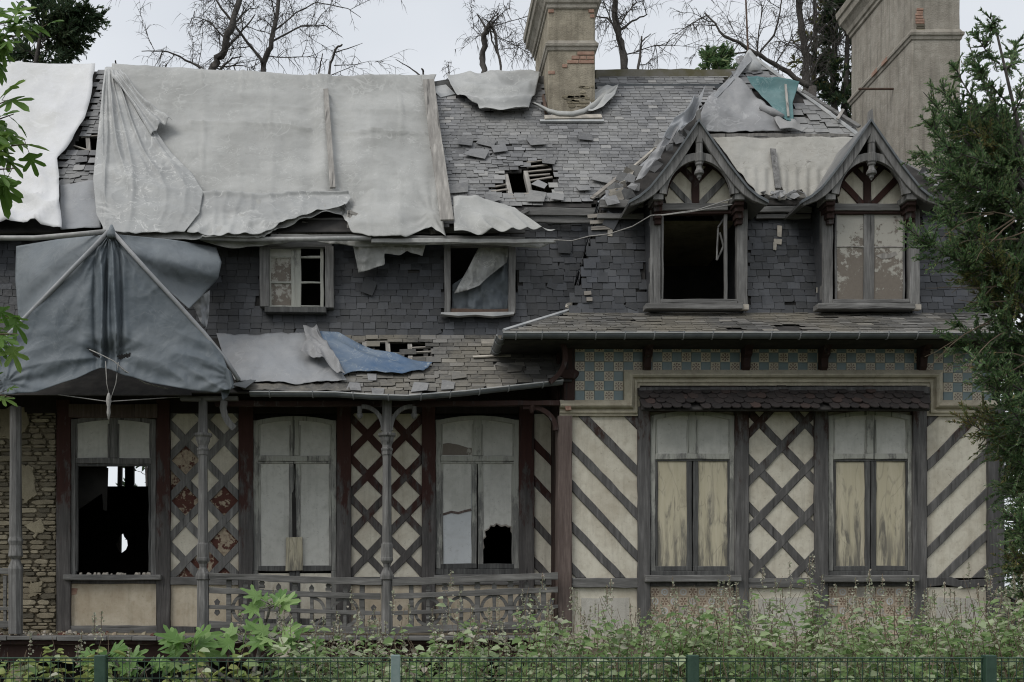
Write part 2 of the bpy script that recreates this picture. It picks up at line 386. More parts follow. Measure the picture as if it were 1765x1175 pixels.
def m_rbrick():
    k = NT('crumbling_red_render'); a = k.noise(7, 5, .6)
    c = k.mix(k.rng(a, .48, .52), (.085, .035, .026), (.36, .30, .22))
    return k.done(k.mix(k.rng(k.noise(25), .4, .7, 0, .5), c, (.07, .025, .02)), .9, a, .8, .02)
REDREND = m_rbrick()
def m_tile(name, bgc, fl, n=8, ring=False):
    k = NT(name); x, y, z = k.xyz(k.obj); S = .0735
    r = k.math('DIVIDE', k.math('SQRT', k.math('ADD', k.math('MULTIPLY', x, x), k.math('MULTIPLY', z, z))), S)
    if ring:
        f = k.math('ADD', k.math('MULTIPLY', k.math('GREATER_THAN', r, .42), k.math('LESS_THAN', r, .72)), k.math('LESS_THAN', r, .2))
    else:
        co = k.math('COSINE', k.math('MULTIPLY', k.math('ARCTAN2', z, x), float(n)))
        lim = k.math('ADD', .45, k.math('MULTIPLY', r, -1.1))
        f = k.math('MULTIPLY', k.math('GREATER_THAN', co, lim), k.math('MULTIPLY', k.math('LESS_THAN', r, .82), k.math('GREATER_THAN', r, .3)))
        f = k.math('ADD', f, k.math('LESS_THAN', r, .22))
    d = k.noise(6, 5, .6)
    c = k.mix(f, bgc, fl); c = k.mix(k.rng(d, .4, .75, 0, .5), c, tuple(q*.6 for q in bgc))
    c = k.mix(k.rng(k.rand(), 0, 1, 0, .25), c, tuple(q*.7 for q in bgc))
    return k.done(c, .38, None, spec=.45)
TILEF = m_tile('cream_flower_tile', (.50, .45, .34), (.115, .065, .045))
TILEB = m_tile('blue_tile', (.155, .21, .215), (.155, .21, .215))
TILEX = m_tile('tan_flower_tile', (.50, .41, .31), (.15, .085, .055), 6)
TILEY = m_tile('tan_ring_tile', (.45, .36, .275), (.50, .52, .52), ring=True)
def m_fish():
    k = NT('fish_scale_tile'); r = k.rand(); e = k.noise(20, 5)
    c = k.ramp(r, [(0, (.02, .018, .018)), (.8, (.034, .028, .027)), (1, (.05, .034, .03))])
    return k.done(k.mix(k.rng(e, .62, .74, 0, .5), c, (.11, .065, .05)), .6, e, .4, .005, .4)
FISH = m_fish()
def m_leaf(name, a, b, c, trans=.25, rough=.5):
    k = NT(name); r = k.rand(); big = k.noise(1.6, 3)
    col = k.mix(k.rng(big, .35, .65, 0, .6), k.ramp(r, [(0, a), (.55, b), (1, c)]), a)
    k.done(col, rough, None, spec=.3)
    tr = k.n('ShaderNodeBsdfTranslucent'); k.l(col, tr.inputs[0]); ms = k.n('ShaderNodeMixShader'); ms.inputs[0].default_value = trans
    o = k.t.nodes['Material Output']; k.l(k.b.outputs[0], ms.inputs[1]); k.l(tr.outputs[0], ms.inputs[2]); k.l(ms.outputs[0], o.inputs[0])
    return k.m
LEAFS = m_leaf('shrub_leaf', (.13, .225, .075), (.33, .44, .19), (.60, .65, .46), .5)
LEAFW = m_leaf('shrub_blossom', (.30, .32, .22), (.42, .42, .33), (.38, .30, .27), .3)
LEAFY = m_leaf('yellow_green_leaf', (.14, .20, .05), (.25, .30, .09), (.34, .36, .14), .3)
LEAFF = m_leaf('fig_leaf', (.11, .22, .06), (.20, .33, .10), (.31, .43, .18), .4, .4)
LEAFT = m_leaf('broad_tree_leaf', (.07, .15, .025), (.14, .25, .05), (.25, .36, .09), .4)
CONI = m_leaf('cypress_foliage', (.06, .125, .05), (.15, .245, .10), (.30, .36, .18), .4, .7)
CONY = m_leaf('browning_cypress_foliage', (.11, .14, .045), (.22, .23, .085), (.3, .2, .09), .35, .7)
CONF = m_leaf('distant_cypress_foliage', (.03, .06, .03), (.06, .095, .045), (.11, .13, .065), .25, .8)
BARK = m_plain('dead_bark', (.06, .054, .05), (.1, .092, .085), .95, 20, bs=.8, spec=.1)
STEM = m_plain('shrub_stem', (.10, .075, .055), (.16, .12, .08), .9, 20)
FSTEM = m_plain('fig_stem', (.2, .19, .17), (.13, .12, .105), .85, 15)
def m_ground():
    k = NT('rough_ground'); a = k.noise(1.2, 6, .65); b = k.noise(14, 5)
    return k.done(k.mix(k.rng(a, .4, .62), (.05, .075, .02), k.mix(b, (.07, .055, .04), (.13, .10, .07))), .95, b, .8, .03)
GROUND = m_ground()
# ------------------------------------------------------------------ ground
m = MB(); N = 40; ext = 900
xs = [math.copysign(abs(t)**2.2, t)*ext for t in np.linspace(-1, 1, N+1)]
ys = [-60+(t**2.0)*ext for t in np.linspace(0, 1, N+1)]
m.v = [(x, y, -.02+.05*fbm(x*.3, y*.3)) for y in ys for x in xs]
for j in range(N):
    for i in range(N): m.f.append([j*(N+1)+i, j*(N+1)+i+1, (j+1)*(N+1)+i+1, (j+1)*(N+1)+i]); m.m.append(0)
g = m.build('ground', GROUND, smooth=True); g['kind'] = 'structure'

# ------------------------------------------------------------------ the house
house = empty('house', (1.0, 19.0, 0))
tag(house, 'derelict half-timbered villa with torn slate roofs, two chimneys and a sagging veranda', 'house')

def cut_sheet(name, hitf, u0, v0, u1, v1, step, keep, mat, parent, solid=.02):
    """sheet on a surface, in cells, with openings left out"""
    m = MB(); nu = int((u1-u0)/step); nv = int((v1-v0)/step); idx = {}
    def vert(i, j):
        if (i, j) not in idx:
            idx[(i, j)] = len(m.v); m.v.append(tuple(hitf(u0+(u1-u0)*i/nu, v0+(v1-v0)*j/nv)))
        return idx[(i, j)]
    for j in range(nv):
        for i in range(nu):
            c = (u0+(u1-u0)*(i+.5)/nu, v0+(v1-v0)*(j+.5)/nv)
            if keep(c):
                m.f.append([vert(i, j), vert(i, j+1), vert(i+1, j+1), vert(i+1, j)]); m.m.append(0)
    return m.build(name, mat, parent, solid=solid)
def rects(c, rs): return any(a <= c[0] <= x and b <= c[1] <= y for a, b, x, y in rs)

# slates ------------------------------------------------------------
def slate_meshes(mat, tag_):
    out = []
    for k in range(7):
        rr = random.Random(k*3+1)
        P = [(-.5+rr.uniform(0, .02), rr.uniform(-.02, .02)), (.5-rr.uniform(0, .02), rr.uniform(-.02, .02)), (.5, 1), (-.5, 1)]
        if k == 3: P = [(-.5, .10), (-.34, 0), (.5, .01), (.5, 1), (-.5, 1)]
        if k == 5: P = [(-.5, 0), (.30, .02), (.5, .15), (.5, 1), (-.5, 1)]
        if k == 6: P = [(-.5, .02), (-.1, -.01), (.12, .07), (.5, .03), (.5, 1), (-.5, 1)]
        n = len(P); th = .005+.002*rr.random()
        vs = [(x, y, th) for x, y in P]+[(x, y, 0) for x, y in P]
        fs = [list(range(n)), list(range(2*n-1, n-1, -1))]+[[i, n+i, n+(i+1) % n, (i+1) % n] for i in range(n)]
        me = bpy.data.meshes.new(tag_); me.from_pydata(vs, [], fs); me.materials.append(mat); me.update()
        out.append((me, vs, fs))
    return out
VAR = {}
def slate_field(parent, sl, poly, holes, pitch, width, mat, name, budget, chaos=None, off=.012, rest=None, seed=1):
    rr = random.Random(seed)
    if (name, mat.name) not in VAR: VAR[(name, mat.name)] = slate_meshes(mat, name)
    var = VAR[(name, mat.name)]; ex = Vector((1, 0, 0))
    H = [sl.hit(u, v) for u, v in poly]; y0, y1 = min(h.y for h in H), max(h.y for h in H); x0, x1 = min(h.x for h in H), max(h.x for h in H)
    nm = math.hypot(1, sl.s); q = 0; base = Vector((0, y0, sl.z0+sl.s*(y0-sl.y0))); Q = (y1-y0)*nm; recs = []; row = 0
    while q < Q:
        x = x0-(row % 2)*width*.5-rr.random()*width*.12; kz = chaos(870, 300) if chaos and False else .3
        while x < x1:
            wd = width*rr.uniform(.9-.12*kz, 1.1+.12*kz); c = base+sl.up*q+ex*(x+wd/2); x += wd
            pc = pix(c+sl.up*pitch*.4)
            if not inpoly(pc, poly) or any(inpoly(pc, h) for h in holes): continue
            k = chaos(*pc) if chaos else 0
            if rr.random() < .002+.09*k: continue
            roll = rr.gauss(0, .006+.04*k); lift = .06+rr.uniform(-.006, .008+.012*k)+.05*k*rr.random()
            if rr.random() < .002+.10*k: roll += rr.uniform(-.45, .45)
            slip = rr.gauss(0, .006+.02*k) - (rr.uniform(.02, .07) if rr.random() < .006+.12*k else 0)
            up = (sl.up*math.cos(roll)+ex*math.sin(roll)).normalized(); n = sl.n
            up = (up*math.cos(lift)-n*math.sin(lift)).normalized(); X = up.cross(n).normalized(); Z = X.cross(up)
            o = c+sl.up*slip+n*(off+.9*pitch*math.sin(lift)*1.15+rr.uniform(0, .004+.02*k))
            v_ = rr.choices(range(7), (4, 4, 4, 1, 3, 1, .6))[0]
            M = Matrix(((X.x*wd*.965, up.x*pitch*1.55, Z.x, o.x), (X.y*wd*.965, up.y*pitch*1.55, Z.y, o.y), (X.z*wd*.965, up.z*pitch*1.55, Z.z, o.z), (0, 0, 0, 1)))
            recs.append((c.y, rr.random(), M, v_))
        q += pitch; row += 1
    recs.sort(key=lambda r: r[:2])
    for r in recs[:budget]: inst(name, var[r[3]][0], r[2], parent)
    rest_b = MB()
    for r in recs[budget:]:
        me, vs, fs = var[r[3]]; rest_b.add([r[2] @ Vector(p) for p in vs], fs)
    if rest_b.v:
        o = rest_b.build(rest or name+'s', mat, parent); o['kind'] = 'stuff'
    return len(recs)

# main roof ---------------------------------------------------------
HOLE = [(846, 322), (868, 318), (868, 304), (880, 296), (908, 292), (912, 278), (942, 278), (958, 300), (950, 333), (936, 338), (878, 338), (846, 334)]
HOLE2 = [(130, 240), (176, 232), (176, 268), (150, 268), (128, 256)]
HOLES3 = [[(596, 589), (642, 589), (645, 607), (596, 607)], [(646, 592), (704, 592), (704, 614), (646, 614)], [(706, 592), (742, 592), (742, 620), (706, 620)]]
ridge_v = [(-330, 110), (0, 118), (166, 123), (330, 133), (560, 146), (740, 146), (770, 141), (930, 136), (1030, 126), (1262, 126)]
mainpoly = [(-330, 395)]+ridge_v+[(1200, 190), (1142, 250), (1032, 346), (900, 352), (700, 400)]
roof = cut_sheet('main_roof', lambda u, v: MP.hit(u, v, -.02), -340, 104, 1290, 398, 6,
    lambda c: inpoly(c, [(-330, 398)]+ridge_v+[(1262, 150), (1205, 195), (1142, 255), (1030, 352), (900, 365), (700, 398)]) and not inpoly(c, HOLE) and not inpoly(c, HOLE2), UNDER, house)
def chaos_main(u, v):
    d = math.hypot((u-868)/100, (v-285)/70); k = max(0, 1.05-d)*.65
    if u < 200: k = max(k, .5)
    if u > 985: k = 0.0
    return min(1, k)
slate_field(roof, MP, [(755, 400), (740, 146), (1030, 126), (1262, 126), (1200, 190), (1142, 250), (1032, 346), (900, 356)],
    [HOLE, [(937, 130), (1024, 130), (1024, 193), (940, 193)], [(746, 126), (800, 126), (800, 172), (746, 165)]], .104, .178, SLR, 'roof_slate', 90, chaos_main, seed=3)
slate_field(roof, MP, [(95, 345), (100, 285), (130, 250), (165, 170), (172, 122), (200, 122), (200, 345)], [HOLE2], .12, .2, SLR, 'roof_slate', 0, chaos_main, seed=4)
# rafters and battens in the holes
for (a, b, w_) in (((872, 300), (881, 338), 10), ((906, 294), (916, 337), 11)):
    p, q = MP.hit(*a, -.05), MP.hit(*b, -.05); MB().bar(p, q, .07, .10, (1, 0, 0)).build('rafter', PALEW, roof)
for (a, b) in (((846, 324), (872, 319)), ((846, 331), (875, 327)), ((908, 289), (944, 285)), ((910, 297), (950, 293)), ((912, 304), (948, 301)), ((876, 338), (918, 334)), ((880, 344), (914, 341)), ((914, 312), (952, 306)), ((908, 281), (938, 277))):
    MB().bar(MP.hit(*a, .01), MP.hit(*b, .01), .035, .02, MP.up).build('batten', RAW, roof)
for (a, b) in (((128, 252), (158, 262)), ((140, 237), (176, 234)), ((150, 266), (178, 268))):
    MB().bar(MP.hit(*a, .01), MP.hit(*b, .01), .03, .02, MP.up).build('batten', RAW, roof)
MB().bar(MP.hit(151, 236, -.05), MP.hit(153, 266, -.05), .07, .1, (1, 0, 0)).build('rafter', PALEW, roof)
# loose slabs lying on the slates
rr = random.Random(11)
for (u, v, sz, an) in ((840, 250, .36, .4), (932, 322, .26, .6), (925, 250, .34, -.2), (820, 270, .4, .3), (790, 330, .4, -.2), (960, 345, .3, .15), (1010, 240, .3, 0), (1035, 313, .38, .35),
                       (846, 347, .3, -.25), (945, 283, .3, .1), (1005, 330, .26, -.1), (925, 345, .36, .12), (860, 262, .3, -.3), (800, 250, .3, .2)):
    up = MP.up*math.cos(an)+Vector((1, 0, 0))*math.sin(an); X = up.cross(MP.n); o = MP.hit(u, v, .055); n = (MP.n+Vector((rr.uniform(-.12, .12), 0, rr.uniform(-.1, .1)))).normalized()
    sz *= .85; h = sz*.42; P = [o+X*(sz*.5*a*rr.uniform(.75, 1.2))+up*(h*b*rr.uniform(.7, 1.25)) for a, b in ((-1, -.9), (1, -1), (1, .9), (-.9, 1))]
    P = [p+n*rr.uniform(0, .03) for p in P]; nn = len(P)
    MB().add(P+[p-MP.n*.008 for p in P], [list(range(nn)), list(range(2*nn-1, nn-1, -1))]+[[i, nn+i, nn+(i+1) % nn, (i+1) % nn] for i in range(nn)]).build('loose_slate', SLR, roof)
# ridge boards
def ridge_pts(a, b, n):
    return [MP.hit(u, lerp_poly([(p,) for p in [0]], 0)[0] or np.interp(u, [p[0] for p in ridge_v], [p[1] for p in ridge_v])) for u in np.linspace(a, b, n)]
def ridge_y(u): return float(np.interp(u, [p[0] for p in ridge_v], [p[1] for p in ridge_v]))
m = MB()
rg = []
for i in range(14):
    u = 1026+(1266-1026)*i/13; p = MP.hit(u, ridge_y(u)+6)
    rg.append([p+Vector((0, -.03, -.10+R.uniform(-.01, .01))), p+Vector((0, -.05, .12+R.uniform(-.012, .012))), p+Vector((0, .05, .15)), p+Vector((0, .25, .05)), p+Vector((0, .2, -.2))])
m.loft([r[::-1] for r in rg]).build('ridge_board', MOSSW, roof)
rg = []
for i in range(14):
    u = 1026+(1262-1026)*i/13; p = MP.hit(u, ridge_y(u)+22)
    rg.append([p+Vector((0, -.03, -.06)), p+Vector((0, -.05, .02+R.uniform(-.008, .008))), p+Vector((0, .05, .06)), p+Vector((0, .1, -.1))])
MB().loft([r[::-1] for r in rg]).build('ridge_flashing', ZINC, roof)
MB().loft([[p+Vector((0, -.03, -.1)), p+Vector((0, -.05, .1)), p+Vector((0, .06, .14)), p+Vector((0, .15, -.2))][::-1] for p in (MP.hit(u, ridge_y(u)+7) for u in (742, 770, 800, 938))]).build('ridge_board', GREYH, roof)
MB().bar(MP.hit(752, 148, .03), MP.hit(772, 168, .03), .3, .02, MP.up).build('ridge_flashing', ZINCP, roof)
# rear slope and rear walls close the house
A, B = MP.hit(-330, 110), MP.hit(1262, 126)
bx0, bx1 = at(-330, 600, 16.9).x, at(1725, 600, 16).x
m = MB(); rp_ = [MP.hit(u, v)+Vector((0, .02, -.05)) for u, v in ridge_v]; m.v = [tuple(p) for p in rp_]+[(min(p.x, 6.4), 23.2, 7.2) for p in rp_]; k = len(rp_)
for i in range(k-1): m.f.append([i, i+1, k+i+1, k+i]); m.m.append(0)
m.build('rear_roof', UNDER, house, solid=.05)
YB = 22.9
def keep_rear(c): return not (rects(c, [(184, 797, 217, 839), (232, 797, 256, 839)]) or rects(c, [(196, 914, 226, 958)]))
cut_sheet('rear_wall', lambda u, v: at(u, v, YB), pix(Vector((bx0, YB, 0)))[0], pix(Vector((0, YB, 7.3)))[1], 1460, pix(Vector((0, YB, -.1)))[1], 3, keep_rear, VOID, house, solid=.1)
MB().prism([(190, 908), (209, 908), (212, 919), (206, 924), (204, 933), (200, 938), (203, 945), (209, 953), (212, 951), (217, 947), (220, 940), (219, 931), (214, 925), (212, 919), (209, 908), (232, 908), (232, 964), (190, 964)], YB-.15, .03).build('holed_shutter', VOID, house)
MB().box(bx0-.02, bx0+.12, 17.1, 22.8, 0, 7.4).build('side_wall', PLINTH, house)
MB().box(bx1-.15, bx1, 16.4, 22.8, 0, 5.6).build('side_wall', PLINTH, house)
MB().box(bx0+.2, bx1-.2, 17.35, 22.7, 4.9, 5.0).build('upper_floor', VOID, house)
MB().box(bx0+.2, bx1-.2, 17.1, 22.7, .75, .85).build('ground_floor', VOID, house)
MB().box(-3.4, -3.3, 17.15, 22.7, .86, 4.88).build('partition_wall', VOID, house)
# dark lining added to stop light leaking through the front; open at open windows
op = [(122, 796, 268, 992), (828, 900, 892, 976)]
cut_sheet('light_stop_lining', lambda u, v: at(u, v, YL+.17), -330, 640, 962, 1100, 4, lambda c: not rects(c, op), VOID, house, solid=.06)
cut_sheet('light_stop_lining', lambda u, v: at(u, v, YW+.2), 966, 560, 1722, 1100, 6, lambda c: True, VOID, house, solid=.06)

# slate-hung upper walls ---------------------------------------------
openL = [(446, 412, 572, 538), (768, 412, 892, 542)]
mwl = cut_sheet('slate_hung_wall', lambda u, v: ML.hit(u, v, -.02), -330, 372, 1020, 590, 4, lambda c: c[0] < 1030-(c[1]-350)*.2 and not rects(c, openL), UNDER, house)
def rectpoly(r): a, b, c, d = r; return [(a, b), (c, b), (c, d), (a, d)]
nw = slate_field(mwl, ML, [(-330, 372), (1030, 372), (985, 545), (870, 590), (-330, 590)], [rectpoly(r) for r in openL], .109, .18, SLW, 'wall_slate', 150, lambda u, v: .25 if u > 940 else .05, seed=5)
openR = [(1112, 350, 1284, 536), (1412, 350, 1584, 536)]
mwr = cut_sheet('slate_hung_wall', lambda u, v: MR.hit(u, v, -.02), 980, 350, 1712, 542, 4, lambda c: c[0] > 1038-(c[1]-350)*.26 and c[0] < 1680+(c[1]-350)*.17 and not rects(c, openR), UNDER, house)
slate_field(mwr, MR, [(1038, 356), (1688, 356), (1712, 545), (982, 545)], [rectpoly(r) for r in openR], .109, .18, SLW, 'wall_slate', 150, lambda u, v: .3 if u < 1040 else .04, seed=6)
# ragged return edge of the wing
ret = MB()
P0, P1 = MR.hit(992, 540), MR.hit(1036, 357)
m = MB(); m.add([P0, P1, P1+Vector((0, .9, 0)), P0+Vector((0, .9, 0))], [(0, 1, 2, 3)]); m.build('wing_return_wall', UNDER, house, solid=.03)
rr = random.Random(5)
for i in range(17):
    f = i/16; p = P0.lerp(P1, f); a = rr.uniform(-.25, .05)
    X = Vector((.35+a, .9, 0)).normalized(); up = (P1-P0).normalized(); n = X.cross(up)
    for k in range(3):
        o = p+Vector((-.02, .02+.2*k, 0))+n*(-.015)+Vector((rr.uniform(-.05, .02), 0, rr.uniform(-.03, .03)))
        MB().add([o, o+X*.2, o+X*.2+up*.2, o+up*.2+X*rr.uniform(-.03, .03)]+[q-n*.008 for q in (o, o+X*.2, o+X*.2+up*.2, o+up*.2)], [(0, 1, 2, 3), (7, 6, 5, 4), (0, 4, 5, 1), (1, 5, 6, 2), (2, 6, 7, 3), (3, 7, 4, 0)]).build('edge_slate', SLW, mwr)
# bare battens and pale patches where slates fell beside that edge
for (a, b) in (((1016, 386), (1046, 384)), ((1018, 396), (1050, 395)), ((1012, 376), (1052, 372)), ((1010, 518), (1020, 518)), ((1006, 508), (1018, 507))):
    MB().bar(MR.hit(*a, .05), MR.hit(*b, .05), .06, .02, MR.up).build('batten', RAW, mwr)
for (u, v, w_, h) in ((1344, 398, 8, 20), (1341, 416, 14, 10), (1410, 388, 9, 9), (1410, 440, 8, 10), (1412, 500, 9, 10), (1052, 396, 9, 22), (1336, 424, 6, 14)):
    MB().prism([(u-w_/2, v-h/2), (u+w_/2, v-h/2+1), (u+w_/2-1, v+h/2), (u-w_/2, v+h/2-1)], MR.hit(u, v, .055).y, .01).build('mortar_patch', MORTAR, mwr)
for (u, v) in ():
    MB().prism([(u-9, v-8), (u+8, v-9), (u+9, v+8), (u-8, v+9)], ML.hit(u, v, .06).y if u < 990 else MR.hit(u, v, .06).y, .01).build('mortar_patch', MORTAR, mwl)
# fallen slates hanging on the wall
for (u, v, a) in ((634, 494, .5), (972, 424, .2), (1052, 380, .6)):
    c, s = math.cos(a), math.sin(a); P = [(u+c*x-s*y, v+s*x+c*y) for x, y in ((-13, -12), (11, -14), (14, 10), (-8, 13))]
    MB().prism(P, (ML if u < 1000 else MR).hit(u, v, .09).y, .01).build('loose_slate', SLW, mwl)
# eaves boards under the main and pavilion roofs
for (u0, u1, v, h, Y) in ((904, 1034, 364, 13, 17.02), (906, 1030, 378, 11, 17.06), (1296, 1400, 360, 10, 16.5), (1034, 1110, 350, 14, 16.5), (1030, 1110, 372, 9, 16.52), (1304, 1398, 372, 8, 16.56), (1585, 1680, 352, 10, 16.5)):
    timber('eaves_board', (u0, v), (u1, v), h, Y, .05, GREYH, house)
timber('eaves_board', (-330, 388), (905, 388), 26, 17.0, .06, GREYH, house)

# veranda roof -------------------------------------------------------
gut = [(-330, 684), (300, 683), (425, 682), (580, 683), (640, 687), (700, 689), (800, 681), (970, 662)]
def gv(u): return float(np.interp(u, [p[0] for p in gut], [p[1] for p in gut]))
vpoly = [(-330, 583), (860, 583), (985, 600), (985, 655)]+[(u, v-5) for u, v in gut[::-1]]
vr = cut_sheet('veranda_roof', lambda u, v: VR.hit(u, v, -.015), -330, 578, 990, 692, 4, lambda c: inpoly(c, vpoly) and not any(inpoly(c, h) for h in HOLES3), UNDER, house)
slate_field(vr, VR, [(585, 583), (860, 583), (985, 600), (985, 657), (970, 657), (800, 677), (700, 685), (580, 681)], HOLES3, .128, .225, SLV, 'roof_slate', 120, lambda u, v: .45 if u < 760 else .12, seed=8)
for u in (596, 628, 668, 706):
    MB().bar(VR.hit(u, 588, -.03), VR.hit(u+2, 622, -.03), .07, .07, (1, 0, 0)).build('rafter', PALEW, vr)
for (a, b) in (((706, 600), (742, 598)), ((706, 608), (744, 606)), ((706, 617), (744, 616)), ((596, 590), (742, 588))):
    MB().bar(VR.hit(*a, .0), VR.hit(*b, .0), .03, .025, VR.up).build('batten', RAW, vr)
for (u, v, w_) in ((610, 672, 24), (652, 680, 32), (725, 672, 34), (792, 652, 32), (720, 652, 28), (888, 640, 30), (640, 655, 22), (770, 668, 26)):
    p = VR.hit(u, v, .045); hw = w_*p.y/F/2; hw *= .8; j_ = lambda: R.uniform(-.04, .04); P = [p+Vector((-hw+j_(), 0, 0))-VR.up*(.10+j_()), p+Vector((hw*.9+j_(), 0, .02))-VR.up*(.12+j_()), p+Vector((hw+j_(), 0, 0))+VR.up*(.1+j_()), p+Vector((-hw*.8+j_(), 0, .01))+VR.up*(.11+j_())]
    MB().add(P+[q-VR.n*.008 for q in P], [(0, 1, 2, 3), (7, 6, 5, 4), (0, 4, 5, 1), (1, 5, 6, 2), (2, 6, 7, 3), (3, 7, 4, 0)]).build('loose_slate', SLR if int(u) % 3 else SLV, vr)
MB().prism([(575, 582), (830, 583), (832, 596), (575, 588)], 16.90, .03).build('mortar_flashing', MORTAR, house)
MB().prism([(829, 584), (852, 584), (850, 618), (832, 616)], 16.75, .03).build('mortar_flashing', MORTAR, house)
MB().bar(VR.hit(815, 620, .05), VR.hit(880, 617, .05), .05, .02, VR.up).build('mortar_flashing', MORTAR, house)

def gutter(name, pts, r, parent, mat, every=.33):
    ps = [Vector(p) for p in pts]; rings = []; n = 9
    for i, p in enumerate(ps):
        t = (ps[min(i+1, len(ps)-1)]-ps[max(i-1, 0)]).normalized(); side = Vector((t.y, -t.x, 0)).normalized()
        ring = [p+side*(r*math.cos(a))+Vector((0, 0, -r*math.sin(a)*1.05)) for a in np.linspace(0, math.pi, n)]
        rings.append(ring+[p+side*(r-.008)*math.cos(a)+Vector((0, 0, -(r-.008)*math.sin(a)*1.05)) for a in np.linspace(math.pi, 0, n)])
    g_ = MB().loft(rings).build(name, mat, parent, smooth=False)
    MB().tube([p+Vector((((ps[min(i+1, len(ps)-1)]-ps[max(i-1, 0)]).normalized()).y, -((ps[min(i+1, len(ps)-1)]-ps[max(i-1, 0)]).normalized()).x, 0))*r for i, p in enumerate(ps)], .011, 6).build('gutter_bead', ZINCP, g_)  # pale bead paints in the highlight along the gutter rim
    for a, b in zip(ps, ps[1:]):
        d = (b-a).length; k = int(d/every); t = (b-a).normalized(); side = Vector((t.y, -t.x, 0)).normalized()
        for i in range(k):
            p = a.lerp(b, (i+.5)/k)
            MB().tube([p+side*((r+.006)*math.cos(q))+Vector((0, 0, -(r+.006)*math.sin(q)*1.05)) for q in np.linspace(-.25, math.pi, 9)], .011, 4).build('gutter_bracket', ZINCM, g_)
    return g_
gutter('gutter', [VR.hit(u, gv(u)-5, 0)+Vector((0, -.05, .0)) for u in (432, 500, 580, 640, 700, 800, 900, 968)], .062, house, ZINC, .42)
# verge flashing twisted up at the torn end
MB().add([VR.hit(398, 668, .05), VR.hit(425, 690, .2), VR.hit(442, 668, .12), VR.hit(425, 655, .02)], [(0, 1, 2, 3)]).build('gutter_end', ZINC, house, solid=.01)

# pent roof of the wing -----------------------------------------------
ppoly = [(868, 572), (985, 536), (1690, 539), (1752, 572)]
pr = cut_sheet('pent_roof', lambda u, v: WP.hit(u, v, -.015), 864, 534, 1756, 577, 3, lambda c: inpoly(c, [(866, 575), (983, 535), (1692, 537), (1756, 575)]), UNDER, house)
slate_field(pr, WP, [(868, 575), (985, 536), (1690, 538), (1754, 576)], [[(1335, 566), (1345, 560), (1375, 562), (1382, 572), (1340, 574)], [(1240, 570), (1290, 568), (1292, 573), (1240, 574)], [(1436, 569), (1450, 570), (1450, 575), (1436, 575)], [(1700, 545), (1715, 546), (1712, 550), (1702, 549)]], .10, .215, SLV, 'roof_slate', 90, lambda u, v: .12, seed=9)
ge = WP.hit(868, 573)
gutter('gutter', [Vector((ge.x-.03, 17.0, ge.z-.05)), Vector((ge.x-.03, ge.y-.02, ge.z-.04)), ], .068, house, ZINC, .5)
gutter('gutter', [WP.hit(u, 573)+Vector((0, -.06, -.03)) for u in (866, 1000, 1200, 1400, 1600, 1760)], .07, house, ZINC, .345)
m = MB(); a, b, c_ = WP.hit(868, 574), WP.hit(985, 537), Vector((ge.x, 17.0, ge.z)); m.add([a, b, (b.x, 17.0, b.z+.1), c_], [(0, 1, 2, 3)]); m.build('pent_roof_end', SLV, house, solid=.02)
zs = ge.z-.07
MB().box(ge.x+.02, WP.hit(1756, 573).x, ge.y+.06, 16.34, zs-.02, zs).build('eaves_soffit', UNDER, house)
m = MB(); pv = [WP.hit(u, 539.5)+Vector((0, -.02, .02+R.uniform(-.012, .012))) for u in np.linspace(985, 1692, 40)]
m.tube(pv, [.03+R.uniform(-.01, .012) for _ in pv], 5).build('mortar_flashing', MORTAR, house, smooth=True)
MB().tube([WP.hit(868, 572, .02), WP.hit(985, 537, .03)], .03, 5).build('hip_flashing', ZINCP, house)
MB().tube([WP.hit(1752, 572, .02), WP.hit(1692, 539, .03)], .03, 5).build('hip_flashing', ZINCP, house)
rr = random.Random(3)
for i in range(14):
    u = 1000+rr.random()*60-20; p = WP.hit(u, 538)+Vector((0, -.02, .03+rr.random()*.05)); h = .05+.05*rr.random()
    MB().add([p+Vector((-h, 0, 0)), p+Vector((h, .0, -.02)), p+Vector((h*.8, .05, h*1.4)), p+Vector((-h*.7, .05, h))], [(0, 1, 2, 3)]).build('slate_shard', SLV if i % 2 else MORTAR, pr, solid=.01)

# pavilion roof --------------------------------------------------------
peak = (1290, 97)
pv_ = empty('pavilion_roof', PU.hit(1330, 235), house)
front = [PU.hit(*peak), PU.hit(1484, 238), PU.hit(1160, 238)]
m = MB(); m.add([PU.hit(*peak, -.02), PU.hit(1160, 238, -.02), PU.hit(1484, 238, -.02)], [(0, 1, 2)]); m.build('upper_slope', UNDER, pv_, solid=.03)
m = MB(); m.add([PL.hit(1160, 238, -.02), PL.hit(1036, 352, -.02), PL.hit(1690, 352, -.02), PL.hit(1484, 238, -.02)], [(0, 1, 2, 3)]); m.build('lower_slope', UNDER, pv_, solid=.03)
hip = [PU.hit(1290, 97), PU.hit(1230, 165), PU.hit(1160, 238), PL.hit(1036, 352)]
val = [MP.hit(1270, 126), MP.hit(1212, 185), MP.hit(1142, 252), MP.hit(1030, 348)]
m = MB()
for i in range(3): m.add([hip[i], val[i], val[i+1], hip[i+1]], [(0, 1, 2, 3)])
m.build('valley_slope', TFELT, pv_, solid=.02)
pk = PU.hit(*peak)
m = MB(); m.add([pk, PU.hit(1484, 238), Vector((bx1-.6, 20.5, 9.0)), Vector((pk.x, 20.5, pk.z))], [(0, 1, 2, 3)])
m.add([PU.hit(1484, 238), PL.hit(1690, 352), Vector((bx1, 20.5, 7.4)), Vector((bx1-.6, 20.5, 9.0))], [(0, 1, 2, 3)]); m.build('right_slope', SLR, pv_, solid=.02)
